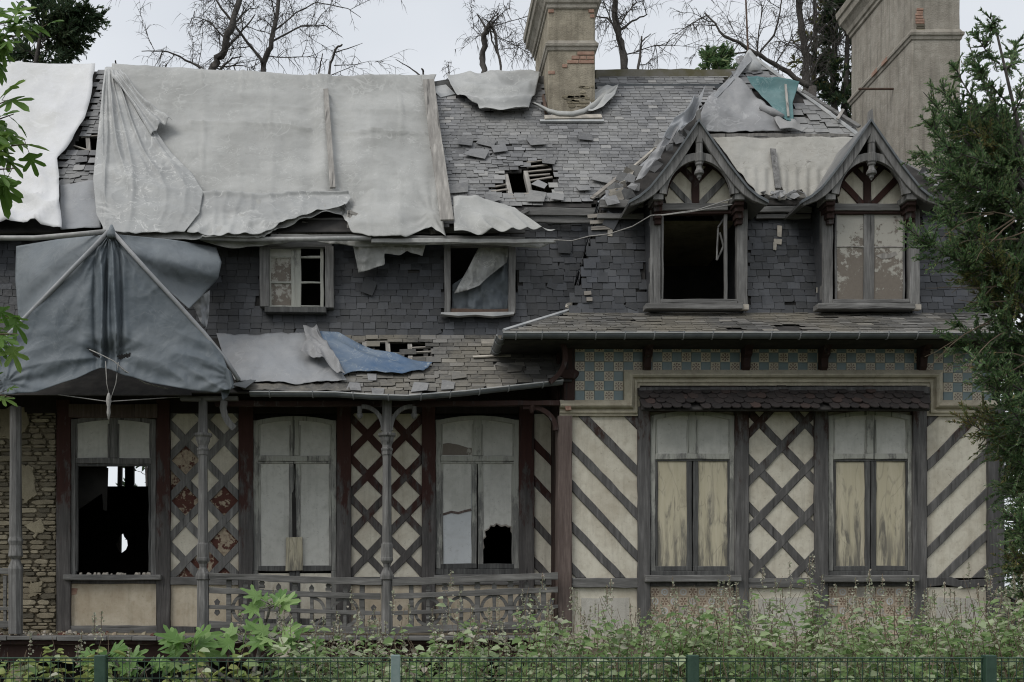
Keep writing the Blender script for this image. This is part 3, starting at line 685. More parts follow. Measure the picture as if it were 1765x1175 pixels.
slate_field(pv_, PU, [(1290, 99), (1484, 238), (1300, 238), (1270, 140), (1268, 120)], [[(1282, 154), (1370, 154), (1362, 215), (1320, 228)], [(1372, 172), (1384, 172), (1384, 182), (1372, 182)], [(1378, 200), (1392, 200), (1392, 206), (1378, 206)]], .13, .22, SLR, 'roof_slate', 0, lambda u, v: .5, seed=12, rest='pavilion_slates')
MB().tube([PU.hit(1292, 97, .03), PU.hit(1340, 132, .03), PU.hit(1400, 178, .04), PU.hit(1490, 245, .03)], .032, 6).build('hip_roll', ZINCP, pv_)
MB().bar(PU.hit(1382, 163, .06), PU.hit(1478, 226, .08), .07, .03, PU.up).build('hip_board', GREYH, pv_)
MB().bar(PU.hit(1440, 215, .10), PU.hit(1450, 198, .10), .05, .02, (1, 0, 0)).build('loose_batten', PALEW, pv_)
MB().loft([[p+Vector((0, -.04, -.05)), p+Vector((0, -.06, .03)), p+Vector((0, .04, .06)), p+Vector((0, .06, -.05))][::-1] for p in (PU.hit(u, 236+R.uniform(-1, 1)) for u in range(1222, 1472, 16))]).build('curb_board', PALEW, pv_)
MB().tube([pk+Vector((0, 0, -.1)), pk+Vector((-.05, 0, 1.1)), pk+Vector((-.12, 0, 2.6))], [.018, .014, .01], 6).build('lightning_rod', IRON, pv_)
MB().loft([[pk+Vector((r*math.cos(a), r*math.sin(a)-.05, z)) for a in np.linspace(0, 2*math.pi, 9)[:-1]] for r, z in ((.33, -.42), (.2, -.2), (.08, .0), (.02, .09))]).build('peak_cap', ZINCP, pv_, smooth=True)

# chimneys ---------------------------------------------------------------
def rect_loft(m, x0, x1, y0, y1, prof):
    m.loft([[(x0-o, y0-o, z), (x1+o, y0-o, z), (x1+o, y1+o, z), (x0-o, y1+o, z)] for z, o in prof])
def chimney(u0, u1, Yf, Yb, zbase, vstr, vcor, mat):
    x0, x1 = at(u0, 0, Yf).x, at(u1, 0, Yf).x; zs_, zc = at(0, vstr, Yf).z, at(0, vcor, Yf).z
    e = empty('chimney', ((x0+x1)/2, (Yf+Yb)/2, zbase), house); m = MB()
    rings = []
    for i in range(9):
        z = zbase+(zc+.5-zbase)*i/8; j = [R.uniform(-.006, .006) for _ in range(4)]
        rings.append([(x0+j[0], Yf+j[1], z), (x1+j[2], Yf+j[1], z), (x1+j[2], Yb+j[3], z), (x0+j[0], Yb+j[3], z)])
    m.loft(rings).build('shaft', mat, e, bevel=.012)
    m = MB(); rect_loft(m, x0, x1, Yf, Yb, [(zs_-.09, .004), (zs_-.08, .02), (zs_-.03, .03), (zs_-.02, .05), (zs_+.03, .055), (zs_+.05, .03), (zs_+.10, .004)]); m.build('string_course', MOULD if 0 else STUCCO2, e, bevel=.004)
    m = MB(); rect_loft(m, x0, x1, Yf, Yb, [(zc-.02, .004), (zc, .03), (zc+.06, .03), (zc+.08, .06), (zc+.16, .075), (zc+.26, .13), (zc+.30, .17), (zc+.42, .18), (zc+.44, .21), (zc+.56, .22), (zc+.66, .10), (zc+.8, .05)]); m.build('cornice', STUCCO2, e, bevel=.004)
    return e, x0, x1
zr = MP.hit(985, 200).z
ch, cx0, cx1 = chimney(945, 1026, 19.08, 20.95, zr-1.2, 79, 14, STUCCO)
def bricks(e, x1, x0, Y, zs_, rr):
    for z, spans in zs_:
        for a, b in spans:
            MB().box(x0+a, x0+b, Y-.012-.006*rr.random(), Y+.05, z, z+.062).build('brick', BRICK, e, bevel=.006)
rr = random.Random(2)
zb = at(0, 95, 19.08).z
bricks(ch, cx1, cx0, 19.08, [(zb, [(.52, .82)]), (zb-.075, [(.42, .56), (.57, .68), (.69, .82)]), (zb-.15, [(.34, .54), (.55, .82)]), (zb-.225, [(.25, .34)])], rr)
for z in (at(0, 128, 19.08).z,): bricks(ch, cx1, cx0, 19.08, [(z, [(.0, .12)])], rr)
bricks(ch, cx1, cx0, 19.08, [(at(0, 22, 19.08).z, [(.0, .1), (.72, .82)]), (at(0, 28, 19.08).z-.03, [(.75, .825)])], rr)
for i in range(26):
    u, v = rr.uniform(972, 1024), rr.uniform(146, 186)
    if u < 985 and v < 165: continue
    w_, h = rr.uniform(5, 11), rr.uniform(2, 4); P = [(u+w_*math.cos(a)*rr.uniform(.8, 1.1), v+h*math.sin(a)*rr.uniform(.8, 1.1)) for a in np.linspace(0, 2*math.pi, 8)[:-1]]
    MB().prism(cliprect(P, 947, 0, 1024, 190), 19.065, .05).build('stone', STONE, ch, bevel=.008)
ch2, c2x0, c2x1 = chimney(1572, 1655, 18.3, 20.8, 7.4, 60, -65, STUCCO2)
for i in range(9):
    v = 14+i*4.6; z = at(0, v, 18.3).z
    MB().box(c2x0+.05+.03*rr.random(), c2x0+.17+.05*rr.random(), 18.29-.006*rr.random(), 18.35, z-.04, z).build('brick', BRICK if i < 6 else STONE, ch2, bevel=.005)
for i, f in enumerate((.32, .5)):
    Y = 18.4+2.3*f; z = at(0, 60, 18.3).z+.02; MB().box(c2x0-.058, c2x0+.02, Y, Y+.22, z-.05, z+.03).build('brick', BRICK, ch2, bevel=.005)
MB().tube([Vector((c2x0-.62, 19.0, at(0, 153, 19.0).z)), Vector((c2x0+.02, 19.0, at(0, 153, 19.0).z))], .02, 6).build('iron_bar', IRON, ch2)
# stone apron under the first chimney and mitred flashing
MB().bar(MP.hit(938, 209, .06), MP.hit(1036, 207, .06), .12, .05, MP.up).build('apron_flashing', MORTAR, ch)
MB().bar(MP.hit(930, 213, .05), MP.hit(1040, 213, .05), .06, .03, MP.up).build('apron_flashing', ZINCP, ch)
MB().bar(Vector((cx0-.05, 19.0, MP.hit(985, 198).z)), Vector((cx0-.05, 19.75, MP.hit(985, 150).z)), .05, .10, (1, 0, 0)).build('side_flashing', IRON, ch)
# ------------------------------------------------------------------ wing front: posts, panels, windows
def plaster(name, poly, Y, d, mat, parent): return MB().prism(poly, Y, d).build(name, mat, parent)
def rp(u0, v0, u1, v1): return [(u0, v0), (u1, v0), (u1, v1), (u0, v1)]
def post(u0, u1, v0, v1, Y, mat, d=.14, name='post', parent=None): return timber(name, ((u0+u1)/2, v0), ((u0+u1)/2, v1), u1-u0, Y, d, mat, parent or house)
def rail(u0, u1, v0, v1, Y, mat, d=.14, name='rail', parent=None): return timber(name, (u0, (v0+v1)/2), (u1, (v0+v1)/2), v1-v0, Y, d, mat, parent or house)

def lattice(u0, v0, u1, v1, Y, sp, fw, bw, wd, mat, pmat, special=None, slope=1.05):
    """crossed timbers with plaster diamonds; fw and bw are where / and \\ lines meet the left edge"""
    e = empty('lattice_panel', at((u0+u1)/2, v1, Y), house); W = u1-u0; clip = (u0, v0, u1, v1)
    plaster('backing', rp(u0, v0, u1, v1), Y+.05, .05, CREAMD, e)
    for k in range(-6, 12):
        v = fw+k*sp
        if max(v, v-slope*W) > v0-10 and min(v, v-slope*W) < v1+10:
            timber('timber', (u0-20, v+20*slope), (u1+20, v-slope*(W+20)), wd, Y-.008, .06, mat, e, clip)
        v = bw+k*sp
        if max(v, v+slope*W) > v0-10 and min(v, v+slope*W) < v1+10:
            timber('timber', (u0-20, v-20*slope), (u1+20, v+slope*(W+20)), wd, Y-.002, .06, mat, e, clip)
    # diamonds: a = v + slope (u-u0) = fw + i sp, b = v - slope (u-u0) = bw + j sp
    h = wd/2*math.hypot(1, slope)
    for i in range(-6, 14):
        for j in range(-14, 14):
            a0, a1 = fw+i*sp+h, fw+(i+1)*sp-h; b0, b1 = bw+j*sp+h, bw+(j+1)*sp-h
            P = []
            for a, b in ((a0, b0), (a1, b0), (a1, b1), (a0, b1)): P.append((u0+(a-b)/2/slope, (a+b)/2))
            P = cliprect(P, u0, v0, u1, v1)
            if len(P) < 3: continue
            cu, cv = sum(p[0] for p in P)/len(P), sum(p[1] for p in P)/len(P)
            ar = abs(sum(P[q-1][0]*P[q][1]-P[q][0]*P[q-1][1] for q in range(len(P))))/2
            if ar < 6: continue
            mt = special(cu, cv) if special else None
            plaster('plaster_diamond', P, Y+(.012 if not mt else .03)+R.uniform(0, .006), .045 if not mt else .02, mt or pmat, e)
    return e

# corner posts and posts
post(962, 986, 716, 1098, YW-.07, BROWNW, .3, 'corner_post')
post(972, 991, 586, 692, YW-.05, REDU, .25, 'corner_post')
MB().prism([(965, 640), (970, 636), (993, 636), (999, 641), (997, 648), (990, 652), (972, 652), (965, 646)], YW-.12, .2).build('post_capital', REDU, house, bevel=.01)
for (a, b, v0, v1) in ((1100, 1121, 700, 1100), (1267, 1291, 700, 1100), (1405, 1428, 700, 1100), (1574, 1598, 700, 1100)):
    post(a, b, v0, v1, YW-.05, REDG, .2)
post(1704, 1732, 700, 1100, YW-.05, DARKW, .25, 'corner_post')
# slanting timbers of the end bays
def slant(u0, u1, v0, v1, lines, wd, Y, name):
    e = empty(name, at((u0+u1)/2, v1, Y), house)
    # plaster split along the timbers
    plaster('plaster', rp(u0, v0, u1, v1), Y+.02, .06, CREAM, e)
    for p, q in lines: timber('timber', p, q, wd, Y-.006, .06, REDG if Y == YW else REDW, e, (u0, v0, u1, v1))
    return e
slant(986, 1100, 716, 996, [((970, 680), (1110, 823)), ((970, 752), (1110, 898)), ((970, 819), (1110, 970)), ((970, 891), (1090, 1016)), ((1070, 700), (1110, 742)), ((970, 962), (1010, 1004))], 13.5, YW, 'slanted_timber_panel')
slant(1598, 1704, 716, 996, [((1590, 812), (1720, 680)), ((1590, 890), (1720, 762)), ((1590, 962), (1720, 830)), ((1615, 1005), (1720, 904)), ((1670, 1010), (1720, 965)), ((1590, 735), (1620, 705))], 13.5, YW, 'slanted_timber_panel')
lattice(1291, 708, 1405, 996, YW, 82, 911, 873, 13, REDG, CREAM)
rail(986, 1100, 996, 1013, YW-.03, GREYH); rail(1290, 1406, 996, 1013, YW-.03, GREYH)
MB().prism([(1597, 996), (1640, 994), (1655, 1000), (1704, 997), (1704, 1010), (1660, 1014), (1630, 1008), (1597, 1012)], YW-.01, .08).build('rotten_rail', DARKW, house, bevel=.008)
for (a, b) in ((986, 1100), (1291, 1405), (1598, 1704)):
    e = empty('apron_panel', at((a+b)/2, 1098, YW), house)
    plaster('border', rp(a, 1012, b, 1098), YW+.025, .05, CREAM, e)
    plaster('roughcast', rough((a+16, 1063), (b-16, 1063), 66, 1.2, 9), YW+.015, .05, ROUGHC, e)
plaster('plinth', rp(962, 1097, 1735, 1108), YW-.1, .3, MOULD, house)
plaster('plinth', rp(966, 1108, 1732, 1216), YW-.02, .3, PLINTH, house)

TS = 16.7*16.02/F                                   # tile pitch
def tile_mesh(mat, nm):
    s = TS/2-.0015; m = MB(); b = .002
    m.loft([[(-s, .006, -s), (s, .006, -s), (s, .006, s), (-s, .006, s)], [(-s, -.003, -s), (s, -.003, -s), (s, -.003, s), (-s, -.003, s)], [(-s+b, -.006, -s+b), (s-b, -.006, -s+b), (s-b, -.006, s-b), (-s+b, -.006, s-b)]])
    me = bpy.data.meshes.new(nm); me.from_pydata(m.v, [], m.f); me.materials.append(mat); me.update(); return me
TM = {k: tile_mesh(v, 'tile') for k, v in dict(f=TILEF, b=TILEB, x=TILEX, y=TILEY).items()}
fr = empty('tile_frieze', at(1340, 692, YW), house)
plaster('bedding', rp(986, 585, 1704, 716), YW+.035, .06, MORTAR, fr)
for r_ in range(6):
    for c in range(43):
        uc, vc = 991+16.7*(c+.5), 589.5+16.7*(r_+.5)+(c*.07)
        if r_ > 2 and not (c < 5 or uc > 1622): continue
        if uc > 1704: continue
        inst('tile', TM['f' if (r_+c) % 2 == 0 else 'b'], Matrix.Translation(at(uc, vc, YW+.025)+Vector((0, R.uniform(-.001, .001), 0))) @ Matrix.Rotation(R.gauss(0, .004), 4, 'Y'), fr)
for (a, b) in ((1121, 1267), (1428, 1574)):
    e = empty('tile_panel', at((a+b)/2, 1098, YW), house); plaster('bedding', rp(a-1, 1008, b+1, 1098), YW+.04, .05, MORTAR, e)
    n = 9; pu = (b-a)/n
    for r_ in range(5):
        for c in range(n):
            if R.random() < .03: continue
            M = Matrix.Translation(at(a+pu*(c+.5), 1012+pu*(r_+.5), YW+.03)) @ Matrix.Rotation(R.gauss(0, .006), 4, 'Y') @ Matrix.Scale(pu/16.7, 4)
            inst('tile', TM['x' if (r_+c) % 2 == 0 else 'y'], M, e)
# stepped cream moulding
path = [(964, 702), (1087, 702), (1087, 650), (1611, 650), (1611, 702), (1712, 702)]
def moulding(path, prof):
    rings = []
    for i, (u, v) in enumerate(path):
        d1 = (path[i][0]-path[i-1][0], path[i][1]-path[i-1][1]) if i else None
        d2 = (path[i+1][0]-u, path[i+1][1]-v) if i < len(path)-1 else None
        def nrm(d): l = math.hypot(*d); return (d[1]/l, -d[0]/l)     # upward / outward side
        n1 = nrm(d1) if d1 else nrm(d2); n2 = nrm(d2) if d2 else n1
        k = 1+n1[0]*n2[0]+n1[1]*n2[1]; mt = ((n1[0]+n2[0])/k, (n1[1]+n2[1])/k)
        rings.append([at(u+mt[0]*o, v+mt[1]*o, YW)+Vector((0, -p, 0)) for o, p in prof])
    m = MB(); n = len(prof)
    for i in range(len(rings)-1):
        for j in range(n-1):
            m.add([rings[i][j], rings[i+1][j], rings[i+1][j+1], rings[i][j+1]], [(0, 1, 2, 3)])
    for r_ in (rings[0], rings[-1]): m.add(r_, [list(range(n))])
    return m.build('cornice_moulding', MOULD, house)
moulding(path, [(-15, -.02), (-15, .03), (-11, .035), (-10, .06), (-6, .06), (-5, .045), (-3, .05), (-2, .10), (1, .125), (3, .12), (11, .05), (12, .04), (12, -.02)])
MB().prism([(974, 700), (984, 699), (985, 706), (976, 707)], YW-.13, .06).build('chipped_edge', BRICK, house)
# corbels carrying the pent roof
for u in (1114, 1284, 1417, 1587):
    e = empty('eaves_corbel', at(u, 640, YW), house)
    P = [Vector((0, -.05, 0)), Vector((0, -.10, .05)), Vector((0, -.11, .18)), Vector((0, -.19, .22)), Vector((0, -.20, .30)), Vector((0, -.34, .36)), Vector((0, -.36, .46)), Vector((0, .02, .46)), Vector((0, .02, 0))]
    b0 = at(u, 640, YW); m = MB(); n = len(P)
    m.add([b0+Vector((-.055, 0, 0))+p for p in P]+[b0+Vector((.055, 0, 0))+p for p in P], [list(range(n)), list(range(2*n-1, n-1, -1))]+[[i, n+i, n+(i+1) % n, (i+1) % n] for i in range(n)])
    m.build('corbel_block', REDU, e, bevel=.006)
    MB().tube([b0+Vector((0, -.14, .26)), b0+Vector((0, -.20, .26)), b0+Vector((0, -.215, .26))], [.035, .035, .015], 8).build('peg', REDU, e)
# fish-scale canopy
CA = Slope(708, 15.55, v1=672, y1=15.96)
ca = empty('tiled_canopy', CA.hit(1352, 690), house)
m = MB(); m.add([CA.hit(1102, 668, -.03), CA.hit(1604, 668, -.03), CA.hit(1603, 704, -.03), CA.hit(1106, 704, -.03)], [(0, 3, 2, 1)]); m.build('canopy_boarding', UNDER, ca, solid=.03)
timber('canopy_ridge', (1102, 674), (1603, 672), 13, 15.88, .1, DARKW, ca)
tw = 16.9*15.7/F
ol = [(-tw/2*.97, .3)]+[(tw/2*.97*math.sin(a), tw/2-tw/2*math.cos(a)) for a in np.linspace(-math.pi/2, math.pi/2, 8)]+[(tw/2*.97, .3)]
n = len(ol); me = bpy.data.meshes.new('fish_scale_tile')
me.from_pydata([(x, y, .016) for x, y in ol]+[(x, y, 0) for x, y in ol], [], [list(range(n)), list(range(2*n-1, n-1, -1))]+[[i, n+i, n+(i+1) % n, (i+1) % n] for i in range(n)])
me.materials.append(FISH); me.update()
L0, L1 = CA.hit(1108, 708), CA.hit(1108, 674); ln = (L1-L0).length
for r_ in range(4):
    for c in range(30):
        if (r_, c) in ((0, 5), (0, 18)): continue
        x = L0.x+tw*(c+.5+.5*(r_ % 2)); 
        if x > at(1606, 700, 15.6).x: continue
        li = .10+R.uniform(-.03, .05); ro = R.gauss(0, .03)
        up = CA.up*math.cos(li)-CA.n*math.sin(li); up = (up+Vector((ro, 0, 0))).normalized(); X = up.cross(CA.n).normalized(); Z = X.cross(up)
        o = Vector((x, 0, 0))+Vector((0, L0.y, L0.z))+CA.up*(ln*r_/4.1+R.gauss(0, .006))+CA.n*(.03+.02*R.random())
        inst('fish_scale_tile', me, Matrix(((X.x, up.x, Z.x, o.x), (X.y, up.y, Z.y, o.y), (X.z, up.z, Z.z, o.z), (0, 0, 0, 1))), ca)

# windows -----------------------------------------------------------------
def arch(u0, u1, v, rise, n=14):
    return [(u0+(u1-u0)*i/n, v-rise*(1-(2*i/n-1)**2)) for i in range(n+1)]
def window(name, u0, v0, u1, v1, vt, Y, rise=9, fw=9, up=BOARDW, lowL=BOARDW, lowR=BOARDW, fm=SHABBY, lm=SHABBY, base=None, low_poly=None):
    e = empty(name, at((u0+u1)/2, base or v1, Y), house); um = (u0+u1)/2; vs = v0+rise
    # frame: stiles, arched head, foot
    post(u0, u0+fw, vs-2, v1, Y, fm, .09, 'frame_stile', e); post(u1-fw, u1, vs-2, v1, Y, fm, .09, 'frame_stile', e)
    top = arch(u0, u1, vs, rise); inn = arch(u0+fw, u1-fw, vs+6, rise-1)
    MB().prism(top+inn[::-1], Y-.004, .09).build('arched_head', fm, e)
    rail(u0+fw, u1-fw, vt-5, vt+5, Y-.012, fm, .09, 'transom', e)
    rail(u0+fw, u1-fw, vt+5, vt+9, Y+.004, lm, .05, 'transom_moulding', e)
    post(um-7, um+7, vs-rise+4, vt-5, Y+.003, fm, .08, 'mullion', e)
    # upper boards under the arch
    mid = len(inn)//2
    for side in (0, 1):
        a = inn[:mid+1] if side == 0 else inn[mid:]
        x0, x1 = a[0][0], a[-1][0]
        MB().prism(a+[(x1, vt), (x0, vt)], Y+.03, .015).build('board', up, e)
        s0, s1 = (u0+fw, um-7) if side == 0 else (um+7, u1-fw)
        post(s0, s0+3, vs+6, vt-5, Y+.014, fm, .03, 'glazing_bar', e); post(s1-3, s1, vs+6, vt-5, Y+.014, fm, .03, 'glazing_bar', e)
    # casements below
    for side in (0, 1):
        s0, s1 = (u0+fw, um-1) if side == 0 else (um+1, u1-fw); lo = lowL if side == 0 else lowR
        a, b = (4, 9) if side == 0 else (9, 4)
        post(s0, s0+a, vt+9, v1-7, Y+.006, lm, .05, 'casement_stile', e); post(s1-b, s1, vt+9, v1-7, Y+.006, lm, .05, 'casement_stile', e)
        rail(s0, s1, v1-9, v1, Y+.003, WINDARK, .06, 'casement_foot', e)
        if lo: MB().prism(rp(s0+a-1, vt+8, s1-b+1, v1-8), Y+.028, .012).build('board', lo, e)
    return e
def sill(u0, u1, v0, v1, Y, mat=GREYH, d=.2):
    m = MB(); m.prism(rough((u0, (v0+v1)/2), (u1, (v0+v1)/2), v1-v0, .6, 30), Y-.14, d); return m.build('sill', mat, house, bevel=.012)
for (a, b) in ((1121, 1267), (1428, 1574)):
    window('window', a, 708, b, 984, 786, YW, lowL=PLY, lowR=PLY, lm=WINDARK)
    rail(a, b, 984, 992, YW-.02, WINDARK, .1, 'window_foot')
    sill(a-8, b+12, 991, 1003, YW)
    rail(a, b, 1003, 1010, YW-.02, DARKW, .1, 'apron_rail')
rail(1100, 1600, 699, 709, YW-.03, REDU, .15, 'head_beam')

# ------------------------------------------------------------------ veranda wall
for (a, b, mt) in ((97, 121, REDW), (269, 293, REDW), (411, 436, REDW), (580, 605, REDW), (727, 751, REDW), (895, 921, REDW)):
    post(a, b, 688, 1092, YL-.05, mt, .18)
rail(-330, 970, 655, 712, YL-.02, DARKR, .16, 'head_beam')
rail(118, 271, 696, 719, YL-.07, BROWNW, .1, 'lintel')
def sp1(u, v):
    if (u < 350 and 790 < v < 890) or (u > 352 and (835 < v < 880 or 900 < v < 960)) or (u > 310 and v > 945 and u < 390): return REDREND
    return CREAMD if (int(u*7+v*3) % 3 == 0) else None
lattice(293, 712, 411, 994, YL, 70, 786, 730, 12.5, GREYW, CREAM, sp1)
lattice(605, 712, 727, 994, YL, 69.5, 779, 789, 12.5, REDW, CREAM)
e = slant(921, 962, 712, 994, [((900, 742), (980, 825)), ((900, 805), (980, 893)), ((900, 875), (980, 965)), ((900, 945), (960, 1010))], 12.5, YL, 'slanted_timber_panel')
for (a, b) in ((293, 411), (605, 727), (751, 895), (921, 962)):
    rail(a, b, 994, 1008, YL-.03, GREYH)
    plaster('apron_panel', rp(a, 1008, b, 1080), YL+.02, .06, CREAMD, house); rail(a, b, 1080, 1092, YL-.02, DARKW)
plaster('apron_panel', rp(121, 1005, 269, 1080), YL+.02, .06, CREAMD, house); rail(118, 271, 1078, 1092, YL-.03, GREYH)
MB().prism([(121, 1013), (134, 1014), (131, 1024), (122, 1026)], YL+.012, .03).build('bare_brick_patch', BRICK, house)
# open window
w1 = window('window', 121, 716, 269, 992, 794, YL, rise=8, lowL=None, lowR=None, fm=GREYW, lm=WINDARK, up=BOARDW)
for o in [o for o in list(C.objects) if o.parent == w1 and o.name.startswith(('casement_stile', 'casement_foot'))]:
    # the casements are gone: only the outer stile on the right still stands
    if o.name.startswith('casement_foot') or abs(pix(WL[o.name]+Vector((0, 0, .3)))[0]-195) < 30: bpy.data.objects.remove(o)
MB().prism([(130, 806), (186, 806), (184, 880), (178, 879), (176, 850), (132, 880)], YL+.55, .03).build('hanging_shutter', VOID, w1)
sill(108, 277, 990, 1000, YL); rail(118, 271, 1000, 1006, YL-.02, DARKW, .1, 'window_foot')
rr = random.Random(9)
for i in range(26):
    u = 130+rr.random()*135; p = at(u, 989, YL-.02+rr.random()*.1); s = .012+.02*rr.random()
    MB().loft([[p+Vector((s*a*rr.uniform(.7, 1.2), s*b, -.01)) for a, b in ((-1, -1), (1, -1), (1, 1), (-1, 1))], [p+Vector((s*a*.6, s*b*.6, s*rr.uniform(.5, 1.1))) for a, b in ((-1, -1), (1, -1), (1, 1), (-1, 1))]]).build('rubble_crumb', MORTAR, w1)
# french door
dr = window('french_door', 436, 717, 580, 984, 790, YL, rise=9, lowL=BOARDW, lowR=BOARDW, fm=SHABBY, lm=SHABBY, base=1088)
for side, (a, b) in enumerate(((445, 504), (512, 571))):
    MB().prism(rp(a, 988, b, 1080), YL+.028, .02).build('lower_panel', CREAM, dr)
    rail(a, b, 1066, 1088, YL+.012, WINDARK, .05, 'kick_rail', dr)
post(499, 508, 984, 1088, YL+.004, WINDARK, .05, 'door_stile', dr); post(509, 517, 984, 1088, YL+.006, WINDARK, .05, 'door_stile', dr)
post(436, 445, 984, 1090, YL, SHABBY, .09, 'frame_stile', dr); post(571, 580, 984, 1090, YL, SHABBY, .09, 'frame_stile', dr)
MB().prism([(493, 926), (521, 925), (522, 983), (492, 984)], YL-.03, .03).build('plywood_patch', PLY, dr, bevel=.004)
MB().prism([(503, 850), (507, 842), (510, 860), (511, 926), (504, 926)], YL+.0, .012).build('gap_shade_strip', VOID, dr)  # dark strip laid over the leaves, painting the shade of a gap
# broken window
w3 = window('window', 751, 716, 895, 980, 790, YL, rise=9, lowL=BOARDB, lowR=None, fm=SHABBY, lm=SHABBY)
hole = [(833, 971), (832, 948), (835, 944), (833, 930), (838, 925), (836, 916), (843, 912), (846, 906), (852, 908), (856, 903), (864, 908), (871, 906), (876, 909), (880, 908), (880, 916), (884, 922), (882, 932), (886, 938), (883, 950), (887, 958), (884, 971)]
MB().prism([(827, 797), (885, 797), (889, 797), (889, 973), (884, 971)]+hole[::-1][1:-1]+[(833, 971), (827, 973)], YL+.028, .012).build('board', BOARDW, w3)
MB().prism(hole+[(h[0]+(858-h[0])*-.10+R.uniform(-1, 1), h[1]+(940-h[1])*-.08+R.uniform(-1, 1)) for h in hole[::-1]], YL+.025, .02).build('splintered_edge', RAW, w3)
crack = [(757, 886), (768, 883), (778, 880), (790, 882), (800, 879), (812, 876), (813, 880), (800, 883), (790, 886), (778, 884), (768, 887), (758, 890)]
MB().prism([(759, 797), (813, 797)]+crack[5:0:-1]+[(758, 886)], YL+.020, .012).build('warped_board', BOARDW, w3)
MB().prism(crack, YL+.017, .01).build('broken_board_edge', BROWNW, w3)
MB().prism([(757, 766), (772, 763), (790, 766), (805, 771), (814, 772), (814, 784), (757, 784)], YL+.024, .004).build('peeled_patch', PEEL, w3)
rail(751, 895, 980, 990, YL-.02, WINDARK, .12, 'window_foot'); rail(748, 898, 990, 996, YL-.06, GREYH, .15, 'sill')
# side of the wing
MB().box(at(964, 0, YW).x, at(964, 0, YW).x+.1, YW+.24, YL+.1, .8, 5.2).build('wing_side_wall', REDU, house)

# rubble wall ------------------------------------------------------------------
EARTH = m_plaster('crumbling_earth_render', (.30, .265, .19), (.19, .165, .115), .9, 1.)
rw = plaster('rubble_wall', rp(-330, 660, 97, 1092), YL+.06, .25, m_plaster('earth_mortar', (.2, .17, .12), (.11, .095, .07), .8, 1.), house)
rr = random.Random(21); v = 1090
while v > 690:
    h = rr.uniform(3.5, 11); u = -250-rr.random()*20
    while u < 97:
        w_ = h*rr.uniform(1.5, 4.8)+3; u2 = min(u+w_, 97)
        if u2-u > 4:
            cu, cv = (u+u2)/2, v-h/2; n = 9
            P = []
            for a in np.linspace(0, 2*math.pi, n+1)[:-1]:
                q = 1/max(abs(math.cos(a)), abs(math.sin(a)))*.8+.2
                P.append((cu+(u2-u)*.48*math.cos(a)*q*rr.uniform(.82, 1.04), cv+h*.5*math.sin(a)*q*rr.uniform(.72, 1.08)))
            MB().prism(cliprect(P, -330, 660, 96.5, 1092), YL+.0+rr.uniform(-.02, .035), .1).build('stone', STONE, rw, bevel=.008)
        u = u2+rr.uniform(.2, 1.2)
    v -= h*.96+rr.uniform(0, .8)
# remnants of render on it
for (P) in ([(36, 800), (58, 805), (60, 850), (42, 870), (34, 840)], [(52, 1003), (72, 1002), (70, 1022), (50, 1030)], [(0, 705), (40, 700), (50, 730), (20, 760), (0, 750)], [(40, 905), (70, 895), (80, 912), (60, 925)]):
    Q = []
    for a, b in zip(P, P[1:]+P[:1]):
        for k in range(7): Q.append((a[0]+(b[0]-a[0])*k/7+rr.gauss(0, 1.6), a[1]+(b[1]-a[1])*k/7+rr.gauss(0, 1.6)))
    MB().prism(Q, YL-.022, .06).build('render_patch', EARTH, rw, bevel=.01)

# veranda floor, posts, railing ---------------------------------------------------
ver = empty('veranda', at(400, 1100, 15.6), house)
zf = at(0, 1097, 15.55).z; vx0, vx1 = at(-330, 0, 15.6).x, at(962, 0, 15.6).x
MB().box(vx0, vx1, 15.62, YL+.1, zf-.12, zf-.002).build('floor_slab', PLINTH, ver)
n = 30
for i in range(n):
    a, b = vx0+(vx1-vx0)*i/n, vx0+(vx1-vx0)*(i+1)/n
    MB().box(a+.004, b-.004, 15.5+R.uniform(0, .03), 15.9, zf-.05+R.uniform(-.012, .004), zf+.006+R.uniform(-.004, .004)).build('floor_board', GREYH, ver, bevel=.006)
MB().prism(rough((-330, 1122), (964, 1122), 36, 1.2), 15.68, .14).build('edge_beam', REDU, ver, bevel=.01)
MB().prism(rough((-330, 1107), (964, 1107), 7, .8), 15.60, .1).build('edge_moulding', REDU, ver, bevel=.006)
for u in (27, 350, 667, 880): MB().prism(rp(u-10, 1126, u+10, 1230), 15.75, .25).build('pier', PLINTH, ver)
MB().box(vx0, vx1, 16.5, 16.7, -.05, zf-.13).build('base_wall', VOID, ver)
for i in range(120):                                   # fallen mortar and stone on the floor
    u = rr.triangular(-60, 300, 60) if i < 95 else rr.uniform(300, 960); Y = rr.uniform(15.7, 16.8); s = rr.uniform(.015, .05)
    p = Vector(((u-PX)*Y/F, Y, zf+.005)); a = rr.random()*3
    ring = [p+Vector((s*math.cos(a+k)*rr.uniform(.7, 1.3), s*math.sin(a+k)*rr.uniform(.7, 1.3), 0)) for k in (0, 1.2, 2.5, 3.7, 5)]
    MB().loft([ring, [p+(q-p)*.6+Vector((0, 0, s*rr.uniform(.4, 1.1))) for q in ring]]).build('rubble_piece', [STONE, MORTAR, REDREND][i % 3], ver)
def turned(uc, Y, prof, sides, name, mat, parent, rot=.0):
    c = at(uc, 0, Y); k = Y/F; rings = []
    for v, hw, sd in prof:
        z = CZ+(PY-v)*k; ring = []
        for j in range(8):
            a = 2*math.pi*(j+.5)/8
            if sd: q = 1/max(abs(math.cos(a)), abs(math.sin(a)))
            else: q = 1.05
            ring.append((c.x+hw*k*q*math.cos(a), Y+hw*k*q*math.sin(a), z))
        rings.append(ring)
    return MB().loft(rings[::-1]).build(name, mat, parent, bevel=.004)
